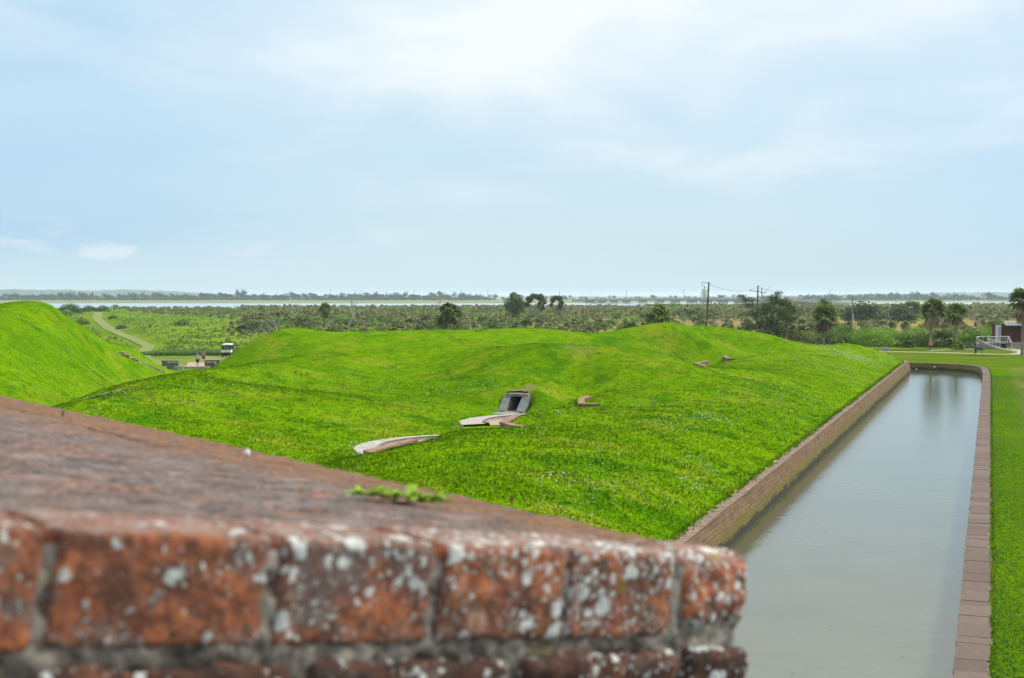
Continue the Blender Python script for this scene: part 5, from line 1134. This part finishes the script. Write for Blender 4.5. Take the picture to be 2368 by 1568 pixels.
leaf_tree('round_tree', 1190, 0, 676, 470, round_top, 1600, .5, 'rounded dark green tree left of the flat topped tree', 32, 'far', wsc=.62)
leaf_tree('small_tree', 1288, 0, 684, 480, flat_top, 900, .45, 'small dark tree pair of tufts right of the flat topped tree', 33, 'far', wsc=.35)
leaf_tree('round_tree', 1965 + 28, 0, 693, 420, HB, 1500, .5, 'round dark bush tree right of the slim grey pole', 34, 'dark', wsc=.8)
leaf_tree('round_tree', 2078, 0, 698, 430, HB, 1400, .5, 'dark round tree just left of the tall palm crown', 35, 'far', wsc=.8)
leaf_tree('round_tree', 2108, 0, 697, 470, flat_top, 1400, .5, 'bright topped spreading tree behind the tall palm', 36, 'bush', wsc=.62)
leaf_tree('round_tree', 1990 - 80, 0, 690, 330, round_top, 1400, .4, 'leafy green tree right behind the stout palm crown', 37, 'bush', wsc=.62)
leaf_tree('round_tree', 1780 + 20, 0, 692, 300, flat_top, 1400, .4, 'mid green tree behind the left branches of the cedar', 38, 'bush', wsc=.62)
leaf_tree('round_tree', 160, 0, 699, 620, HB, 1200, .5, 'dark bush tree on the river bank left of the track', 39, 'far')
leaf_tree('round_bush', 205, 0, 704, 700, HB, 600, .45, 'small dark bush at the far end of the track', 40, 'far')
leaf_tree('round_bush', 237, 0, 705, 700, HB, 800, .5, 'round green bush right of the far end of the track', 41, 'bush')
leaf_tree('round_bush', 152, 0, 715, 560, HB, 700, .4, 'low bright green bush below the dark bank bush tree', 42, 'bright')
leaf_tree('round_bush', 421, 0, 735, 380, HB, 800, .25, 'lone small dark bush in the middle of the green marsh', 43, 'bush')
leaf_tree('round_bush', 282, 0, 748, 345, HB, 600, .2, 'grey brown topped bush beside the dike', 44, 'grey')
leaf_tree('round_bush', 262, 0, 728, 480, HB, 800, .35, 'dark green bush on the dike right of the track', 45, 'bush')
leaf_tree('round_bush', 190, 0, 735, 400, HB, 900, .3, 'leafy bush left of the track, beside the left mound', 46, 'bright')
# ---- shrub row behind the lawn
hedge = [(1740, 776, 'dark'), (1772, 786, 'bush'), (1800, 788, 'dark'), (1832, 776, 'bush'), (1862, 763, 'bush'), (1890, 770, 'dark'), (1925, 760, 'bush'), (1950, 745, 'bright'), (1985, 765, 'bright'), (2012, 752, 'bright'), (2040, 752, 'bright'), (2062, 760, 'bright'), (2080, 790, 'farg'), (2100, 762, 'bush'), (2122, 752, 'bright'), (2170, 750, 'bush'), (2192, 758, 'bush'), (2235, 770, 'bright'), (2262, 755, 'bright'), (2288, 748, 'bright'), (2305, 762, 'bright'), (2325, 742, 'bright'), (2350, 748, 'bush')]
nm = ('far left', 'second', 'third', 'fourth', 'fifth', 'sixth', 'seventh', 'eighth')
marks = {1740: 'under the left side of the dark cedar', 1772: 'under the middle of the cedar', 1800: 'under the right side of the cedar', 1832: 'just right of the cedar foot', 1862: 'left of the stout palm trunk', 1890: 'directly left behind the stout palm trunk', 1925: 'just right of the stout palm trunk', 1950: 'left below the slim grey pole', 1985: 'just right of the slim grey pole', 2012: 'below the branching white dead tree', 2040: 'right below the branching white dead tree', 2062: 'over the gap of low pale growth', 2080: 'low and pale, in the gap of the hedge', 2100: 'left of the tall palm trunk', 2122: 'next to the tall palm trunk', 2170: 'right of the tall palm trunk', 2192: 'left of the slimmer palm trunk', 2235: 'right of the slimmer palm trunk', 2262: 'behind the navy shirted person', 2288: 'under the large pale dead tree', 2305: 'touching the left corner panel of the building', 2325: 'peeping over the brick building roof', 2350: 'behind the building roof, at the right edge'}
for i, (u, vt, lf) in enumerate(hedge):
    adj = dict(dark='dark green', bush='mid green', bright='bright green', farg='yellow green')[lf]; Y = 214 + (i % 3) * 4 + (8 if u > 2320 else 0)
    leaf_tree('shrub', u, 0, vt, Y, HB, 5200, .16, adj + ' leafy shrub ' + marks[u], 300 + i, lf, cat='shrub', flat=.15, group='shrubs in the row behind the lawn')
for i, (u, vt, Y, lab) in enumerate(((2212, 783, 200, 'spiky low palmetto around the slimmer palm trunk'), (2180, 760, 209, 'tall fan leaved palmetto between the two palm trunks'), (1935, 775, 210, 'fan leaved palmetto right of the stout palm'), (1775, 765, 184, 'fan leaved palmetto below the cedar at the mound edge'), (1870, 785, 209, 'low palmetto left of the stout palm trunk'), (2100, 778, 208, 'low palmetto left of the tall palm trunk'), (2240, 790, 203, 'small palmetto right of the slimmer palm trunk'))):
    rs = np.random.RandomState(400 + i); t = PD(u, vt, Y); zb = -.3; H = t[2] - zb; e = empty('palmetto', (t[0], Y, zb), label=lab, cat='palmetto', group='palmettos in the shrub row')
    V, Fq = fans(44, rs, (0, 0, H * .35), H * .75, (-.3, 1.5), 11, 1., .05, .4, .35, 2.2); obj('fronds', V, np.array(Fq), LEAF['palmy' if i in (0, 2, 3) else 'palm'], e); trunk(e, [(0, 0, 0), (0, 0, H * .38)], [.2, .16], M_TRUNK)
# ---- scrub: nearest plants one by one, the rest as one growth
rs = np.random.RandomState(77)
PM = []; BU = []
for k in range(5):
    V, Fq = fans(30, np.random.RandomState(500 + k), (0, 0, .9), 1.75, (-.2, 1.5), 8, 1., .085, .35, .35, 2.2); a = np.array(V); fq = np.array(Fq)
    V2, F2 = fans(3, np.random.RandomState(520 + k), (0, 0, .7), 1.4, (-.8, .0), 6, 1., .09, .4, .6, 1.8)
    PM.append((obj('fronds', V, fq, LEAF['pmet']).data, obj('dead_fronds', V2, np.array(F2), LEAF['dead']).data))
for k in range(6):
    r2 = np.random.RandomState(540 + k); bl = [(r2.uniform(-1, 1), r2.uniform(-.8, .8), r2.uniform(.5, 1.5), r2.uniform(.5, 1.), r2.uniform(.5, 1.), r2.uniform(.35, .7)) for _ in range(6)]
    v, f = cloud_quads(bl, 700, .13, r2, .2); mb = MB()
    for b_ in bl: mb.tube([(0, 0, 0), (b_[0] * .5, b_[1] * .5, b_[2] * .5), b_[:3]], [.06, .04, .02], 4)
    BU.append((obj('crown', v, f, LEAF[('bush', 'bush', 'far', 'bright', 'farg', 'bush')[k]]).data, mb.build('stems', M_BARK).data))
for o in list(COL.objects):
    if o.parent is None and o.type == 'MESH' and o.get('kind') is None and o.get('label') is None: bpy.data.objects.remove(o)
cand = []
def umin(Y): return np.interp(Y, [250, 300, 400, 520, 620, 720, 900], [505, 520, 545, 500, 330, 280, 240])
while len(cand) < 6200:
    Y = 235 + 760 * rs.uniform() ** .62; u = rs.uniform(230, 2480)
    if u < umin(Y) + rs.uniform(-15, 25): continue
    if Y > 915 + 90 * min(1, max(0, ((u - CU) / F * Y / 400 + .3))): continue
    if 355 < Y < 455 and u > 1330 and rs.uniform() < .85 - .5 * (math.sin(u * .021) > .3): continue
    if u > 1700 and Y < 245: continue
    big = rs.uniform(.7, 1.25) * (1.25 if (Y > 480 and u > 1500) else 1.) * (.62 if u < 560 else 1.)
    cand.append((Y / big, u, Y, big, rs.uniform() < .55, rs.randint(0, 30), rs.uniform(0, 6.28)))
cand.sort()
cnt = {True: 0, False: 0}; rest = []
for _, u, Y, big, isp, kk, rz in cand:
    p = PD(u, 700, Y); z = float(fz(p[0], Y)) if Y < 900 else -.8
    if cnt[isp] < 270:
        cnt[isp] += 1; sc = [s for s in sect if u < s[0]][0][1]; band = 'near' if Y < 330 else ('midway' if Y < 480 else 'far'); sz = ('small' if big < .82 else ('middling' if big < 1.02 else 'large')) + (' squat', '', ' tall')[kk % 3]
        if isp:
            e = empty('palmetto', (p[0], Y, z - .1), rz, label='%s palmetto, %s in the scrub %s' % (sz, band, sc), cat='palmetto', group='%s palmettos, %s in the scrub %s' % (sz, band, sc)); me = PM[kk % 5]; nm_ = ('fronds', 'dead_fronds')
        else:
            tone = ('mid green', 'mid green', 'dark green', 'bright green', 'yellow green', 'mid green')[kk % 6]
            e = empty('scrub_bush', (p[0], Y, z - .1), rz, label='%s %s bush, %s in the scrub %s' % (sz, tone, band, sc), cat='bush', group='%s %s bushes, %s in the scrub %s' % (sz, tone, band, sc)); me = BU[kk % 6]; nm_ = ('crown', 'stems')
        s = big * (1.12 if isp else 1.05); e.scale = (s, s, s * (1. + .25 * (kk % 3 - 1)))
        for m_, n_2 in zip(me, nm_): link(bpy.data.objects.new(n_2, m_), e)
    else: rest.append((p[0], Y, z, big, isp, kk, rz))
Va, Fa, Ma = [], [], []; off = 0; lo = []
for k in range(3): a, b_ = fans(16, np.random.RandomState(600 + k), (0, 0, .9), 1.9, (-.2, 1.5), 6, 1., .12, .35, .35, 2.2); lo.append((np.array(a), np.array(b_)))
for k in range(4):
    r2 = np.random.RandomState(620 + k); bl = [(r2.uniform(-1, 1), r2.uniform(-.8, .8), r2.uniform(.5, 1.5), r2.uniform(.5, 1.), r2.uniform(.5, 1.), r2.uniform(.35, .7)) for _ in range(5)]; lo.append(cloud_quads(bl, 110, .28, r2, .2))
for x, y, z, big, isp, kk, rz in rest:
    v, f = lo[kk % 3] if isp else lo[3 + kk % 4]; c, s = math.cos(rz) * big * 1.15, math.sin(rz) * big * 1.15
    q = np.stack([v[:, 0] * c - v[:, 1] * s + x, v[:, 0] * s + v[:, 1] * c + y, v[:, 2] * big * 1.1 + z], 1); Va.append(q); Fa.append(f + off); off += len(q); Ma += [(0 if kk % 13 else 3) if isp else (1, 1, 2, 4 if kk == 3 else 1, 1, 5, 5)[kk % 7]] * len(f)
tag(obj('scrub', np.concatenate(Va), np.concatenate(Fa), [LEAF['pmet'], LEAF['bush'], LEAF['far'], LEAF['dead'], LEAF['grey'], LEAF['bright']], midx=Ma), 'dense low scrub covering the flat land before the river', 'scrub', kind='stuff')
# reeds and rank growth on the green marsh at the left
Va, Fa = [], []; off = 0
def tufts(n, xs_, ys_, zs_, hgt, wid, rs, per=3):
    b = np.repeat(np.stack([xs_, ys_, zs_], 1), per, 0); m_ = len(b); b = b + np.c_[rs.normal(size=(m_, 2)) * (wid if np.isscalar(wid) else wid[:, None]) * .6, np.zeros(m_)]; a = rs.uniform(0, math.tau, m_); h = np.repeat(hgt, per) * rs.uniform(.6, 1.2, m_) if not np.isscalar(hgt) else hgt * rs.uniform(.6, 1.2, m_)
    w = np.stack([np.cos(a), np.sin(a), 0 * a], 1) * (wid if np.isscalar(wid) else wid[:, None]) * .5; tip = b + np.c_[rs.normal(size=(m_, 2)) * (h * .35)[:, None], h]
    return np.stack([b - w, b + w, tip], 1).reshape(-1, 3), np.arange(m_ * 3).reshape(m_, 3)
rs = np.random.RandomState(88); n = 5200; q = rs.uniform(size=n); a, c = P(322, 821.5, -.7), P(560, 821.5, -.7)
x = a[0] + (c[0] - a[0]) * q; y = 195 + rs.uniform(0, 4.5, n) + vnoise(x, x * 0, 8, 3) * 1.0; h = .75 * (.65 + .35 * np.clip((x - a[0]) / 4, 0, 1)) + .12 * vnoise(x, y, 3, 9)
v, f = tufts(n, x, y, np.full(n, -.75), h, .13, rs, 4)
tag(obj('reed_bed', v, f, leafy('reed_leaves', (.04, .11, .02), (.15, .28, .06), .2, 1., .4)), 'low dark green bank of reeds behind the walkers', 'reeds', kind='stuff')
n = 5000; y = 200 + 600 * rs.uniform(size=n) ** 1.7; u = rs.uniform(150, 900, n); x = (u - CU) / F * y
c = np.interp(y, [164, 200, 229, 262, 345, 500, 803, 900], [-45, -57, -64, -76, -107, -160, -255, -290]); w = np.interp(y, [164, 229, 345, 803], [1.5, 3.2, 4., 7.]); k = (np.abs(x - c) > w * 1.0) & (vnoise(x, y, 40, 12) + vnoise(x, y, 11, 13) > -.12)
x, y = x[k], y[k]; v, f = tufts(len(x), x, y, fz(x, y), .35 + .5 * np.clip(vnoise(x, y, 25, 14) + .3, 0, 1), .5, rs, 3)
tag(obj('marsh_grass', v, f, leafy('marsh_grass_leaves', (.10, .21, .012), (.26, .38, .04), .3, .08, .75)), 'rank green marsh grass and weeds', 'grass', kind='stuff')
# ---- tree line on the causeway beyond the river
M_DIST = leafy('distant_leaves', (.014, .034, .016), (.05, .085, .035), .08, .02, .2)
FT = []
for k in range(7):
    r2 = np.random.RandomState(700 + k); wv = r2.uniform(6, 11); bl = [(r2.uniform(-wv, wv), r2.uniform(-3, 3), r2.uniform(3.0, 7.0), r2.uniform(2.5, 5), 3, r2.uniform(1.8, 3.2)) for _ in range(7)] + [(0, 0, 2.2, wv, 4, 2.4)]
    v, f = cloud_quads(bl, 420, .95, r2, .2); mb = MB().tube([(0, 0, 0), (0, 0, 6)], [.5, .3], 6)
    for b_ in bl[:5]: mb.tube([(b_[0] * .7, 0, 0), (b_[0], b_[1], b_[2])], [.3, .15], 5)
    FT.append((obj('crown', v, f, M_DIST).data, mb.build('trunk', M_BARK).data))
for o in list(COL.objects):
    if o.parent is None and o.type == 'MESH' and o.get('kind') is None and o.get('label') is None: bpy.data.objects.remove(o)
rs = np.random.RandomState(99); u = -30.
def fdens(u): return 1. if u < 1130 else (.35 if u < 1830 else 1.)
while u < 2420:
    s = rs.uniform(.8, 1.2) * (1. if u < 1100 else .9 if u > 1830 else .75)
    Y = rs.uniform(2290, 2420); p = PD(u, 690, Y); sec = 'left of the bridge' if u < 1130 else ('seen over the bridge' if u < 1830 else 'right of the bridge')
    kx = ('tall', 'medium', 'low')[0 if s > 1.07 else 1 if s > .93 else 2]; sc = ('above the left mound' if u < 150 else 'above the far end of the track' if u < 260 else 'above the river bank bushes' if u < 505 else [q for q in sect if u < q[0]][0][1])
    e = empty('distant_tree', (p[0], Y, -.9), rs.uniform(-.4, .4), label=kx + ' distant tree beyond the river, ' + sc, cat='tree', group=kx + ' distant trees beyond the river ' + sc); e.scale = (s * 1.25, s, 1.25 * s * rs.uniform(.75, 1.25) * (1.25 if rs.uniform() < .15 else 1.))
    for m_, n_2 in zip(FT[rs.randint(7)], ('crown', 'trunk')): link(bpy.data.objects.new(n_2, m_), e)
    u += rs.uniform(7, 15) / fdens(u)
rs = np.random.RandomState(61); Va, Fa, off = [], [], 0
for ua, ub, k in ((-60, 1140, 900), (1140, 1830, 170), (1830, 2440, 460)):
    bl = []
    for _ in range(k // 3): p = PD(rs.uniform(ua, ub), 690, rs.uniform(2270, 2300)); bl.append((p[0], p[1], rs.uniform(.2, 2.4), rs.uniform(4, 9), 5, rs.uniform(1.6, 3.2)))
    v, f = cloud_quads(bl, k * 16, 1.1, rs, .2); Va.append(v); Fa.append(f + off); off += len(v)
tag(obj('distant_thicket', np.concatenate(Va), np.concatenate(Fa), M_DIST), 'hazy thicket at the foot of the distant trees beyond the river', 'thicket', kind='stuff')
# ---- grass blades and wild flowers on the earthwork
def on_ground(n, rs, pw):
    Y = 16 + 138 * rs.uniform(size=n) ** pw; u = rs.uniform(-650, 2110, n); X = (u - CU) / F * Y
    k = X < xr(Y) - .12; X, Y = X[k], Y[k]
    a_, d_ = tun_local(X, Y); k = ~((np.abs(a_) < 1.05) & (d_ > -2.8) & (d_ < .62)) & ~((np.hypot(X - .65, Y - 83.1) < .5) | (np.hypot(X - 1.2, Y - 84.2) < .35))
    for c, R in (((-1.75, 62.3), 6.0), ((2.55, 74.6), 5.8)):
        r = np.hypot(X - c[0], Y - c[1]); s_ = X * dY - Y * dX; k &= ~((r < R) & (s_ < -25.0))
    return X[k], Y[k]
rs = np.random.RandomState(123)
X, Y = on_ground(400000, rs, 1.25); Z = hz(X, Y) + vnoise(X, Y, 9, 1) * .07 + vnoise(X, Y, 2.6, 2) * .035 + vnoise(X, Y, 1.1, 3) * .02
k = Z > ZW - .3; h = .075 * np.clip(1.25 - (Y - 40) / 110, .45, 1.2) * (1 + .7 * vnoise(X, Y, 3.3, 21) + .5 * vnoise(X, Y, .9, 22)) 
wd2 = np.repeat(.035 * (1 + (Y - 40) / 55), 2)
v, f = tufts(len(X), X, Y, Z - .01, np.clip(h, .03, .3), wd2, rs, 2)
gx = (hz(X + .6, Y) - hz(X - .6, Y)) / 1.2; gy = (hz(X, Y + .6) - hz(X, Y - .6)) / 1.2; tn = np.stack([-gx, -gy, np.ones_like(gx)], 1); tn /= np.linalg.norm(tn, axis=1)[:, None]
def turf(o, tn):
    at_ = o.data.attributes.new('turf_normal', 'FLOAT_VECTOR', 'POINT'); at_.data.foreach_set('vector', np.ascontiguousarray(tn, dtype=np.float32).ravel()); return o
gb = obj('grass_blades', v, f, M_BLADE); at_ = gb.data.attributes.new('turf_normal', 'FLOAT_VECTOR', 'POINT'); at_.data.foreach_set('vector', np.repeat(tn, 6, 0).astype(np.float32).ravel())
tag(gb, 'long uncut grass growing on the mounds', 'grass', kind='stuff')
sp_ = []
for (u, v_), r, n in (((1280, 1110), 1.0, 80), ((1395, 1132), .8, 60), ((1300, 1180), 1.2, 60), ((1555, 985), 1.2, 90), ((1640, 968), 1.2, 110), ((1620, 1080), 1.0, 70), ((1600, 1130), .8, 50), ((1470, 1120), 1.2, 40), ((1380, 1050), 1.2, 40), ((1950, 818), 3.0, 260), ((1990, 830), 3.2, 260), ((2040, 822), 2.5, 160), ((1900, 845), 4, 160), ((1800, 900), 4, 160), ((1750, 930), 4, 140), ((1480, 935), 2, 50), ((1310, 1260), .8, 40), ((1900, 810), 4, 120), ((230, 950), 1.5, 60), ((260, 912), 1.0, 60), ((520, 905), 2, 50), ((600, 880), 2, 40), ((430, 925), 1.5, 40), ((820, 1035), .6, 25), ((1050, 900), 1.5, 30), ((1120, 895), 1., 25), ((820, 870), 2, 30), ((150, 800), 3, 60), ((170, 830), 3, 50), ((280, 830), 3, 60), ((60, 870), 3, 50), ((1230, 1000), 1.5, 15), ((1290, 960), 1.2, 25), ((1000, 930), 2., 15), ((900, 900), 4., 30), ((1150, 780), 6, 60), ((1000, 790), 5, 30), ((1820, 830), 6, 60), ((60, 780), 4, 40)):
    p = hit(u, v_, 36)
    if p is None: continue
    m_ = int(n * .8); sp_.append(np.stack([p[0] + rs.normal(size=m_) * r * .6, p[1] + rs.normal(size=m_) * r * 1.3], 1))
x, y = on_ground(450, rs, 1.2); sp_.append(np.stack([x, y], 1)); sp_ = np.concatenate(sp_); kx = sp_[:, 0] < xr(sp_[:, 1]) - .2; sp_ = sp_[kx]
x, y = sp_.T; z = hz(x, y) + .10 + rs.uniform(-.03, .06, len(x)); V = []; Fq = []
oc = np.array([(1, 0, 0), (-1, 0, 0), (0, 1, 0), (0, -1, 0), (0, 0, .6), (0, 0, -.6)]); of = np.array([(0, 2, 4), (2, 1, 4), (1, 3, 4), (3, 0, 4), (2, 0, 5), (1, 2, 5), (3, 1, 5), (0, 3, 5)])
r = (.016 + .016 * rs.uniform(size=len(x)) ** 2) * (1 + y / 160)
V = (np.stack([x, y, z], 1)[:, None] + oc[None] * r[:, None, None]).reshape(-1, 3); Fq = (of[None] + (np.arange(len(x)) * 6)[:, None, None]).reshape(-1, 3)
tag(obj('wild_flowers', V, Fq, plain('white_petals', (.70, .72, .66), .1, 3, .8)), 'small white wild flowers in the grass', 'flowers', kind='stuff')
# weeds hanging over the scarp coping
n = 5200; t = rs.uniform(34, 160, n); s_ = SW - .42 + rs.normal(size=n) * .10 + .10 * vnoise(t, t * 0, 4, 31) - .06; x = s_ * dY + t * dX; y = -s_ * dX + t * dY
v, f = tufts(n, x, y, np.full(n, ZW - .02), .14, .05, rs, 3)
tag(turf(obj('edge_grass', v, f, M_BLADE), np.tile([.25, -.1, .95], (len(v), 1))), 'ragged grass along the inner edge of the moat wall coping', 'grass', kind='stuff')
n = 5000; k = rs.randint(0, len(o8) - 1, n); q = rs.uniform(size=(n, 1)); b_ = o8[k] * (1 - q) + o8[k + 1] * q; x, y = b_[:, 0] + .04 + rs.normal(size=n) * .03 + .04 * vnoise(b_[:, 1], b_[:, 1] * 0, 2, 5), b_[:, 1]
v, f = tufts(n, x, y, np.full(n, -.0), .05, .05, rs, 3)
tag(turf(obj('edge_grass', v, f, M_BLADE), np.tile([.25, -.1, .95], (len(v), 1))), 'fringe of lawn grass along the slab coping', 'grass', kind='stuff')
M_LB = leafy('lawn_blades', (.060, .165, .0003), (.12, .24, .001), .1, 1.2, .85)
n = 70000; t = 24 + 120 * rs.uniform(size=n) ** 1.6; s_ = .16 + 9 * rs.uniform(size=n) ** 1.3; x = s_ * dY + t * dX; y = -s_ * dX + t * dY; k = (x / y < .42); x, y = x[k], y[k]
v, f = tufts(len(x), x, y, vnoise(x, y, 14, 4) * .04, .035, .035, rs, 2)
tag(obj('lawn_blades', v, f, M_LB), 'short mown grass of the lawn beside the slab coping', 'grass', kind='stuff')
# ---------------------------------------------------------------- air between here and the far shore
hb = MB().box((0, 8000, 14), (36000, 20000, 34)).build('haze', (lambda m_: m_)(bpy.data.materials.new('haze')))
tag(hb, 'thin blue haze over the marshes', 'haze', kind='stuff'); m_ = hb.data.materials[0]; m_.use_nodes = True; T = NT(m_.node_tree); T.n.remove(T.n['Principled BSDF'])
vol = T.add('ShaderNodeVolumePrincipled', {'Color': (.74, .89, 1., 1), 'Density': 1.1e-4, 'Anisotropy': .2}); T.l.new(vol.outputs[0], T.n['Material Output'].inputs['Volume'])
SC.cycles.volume_bounces = 2
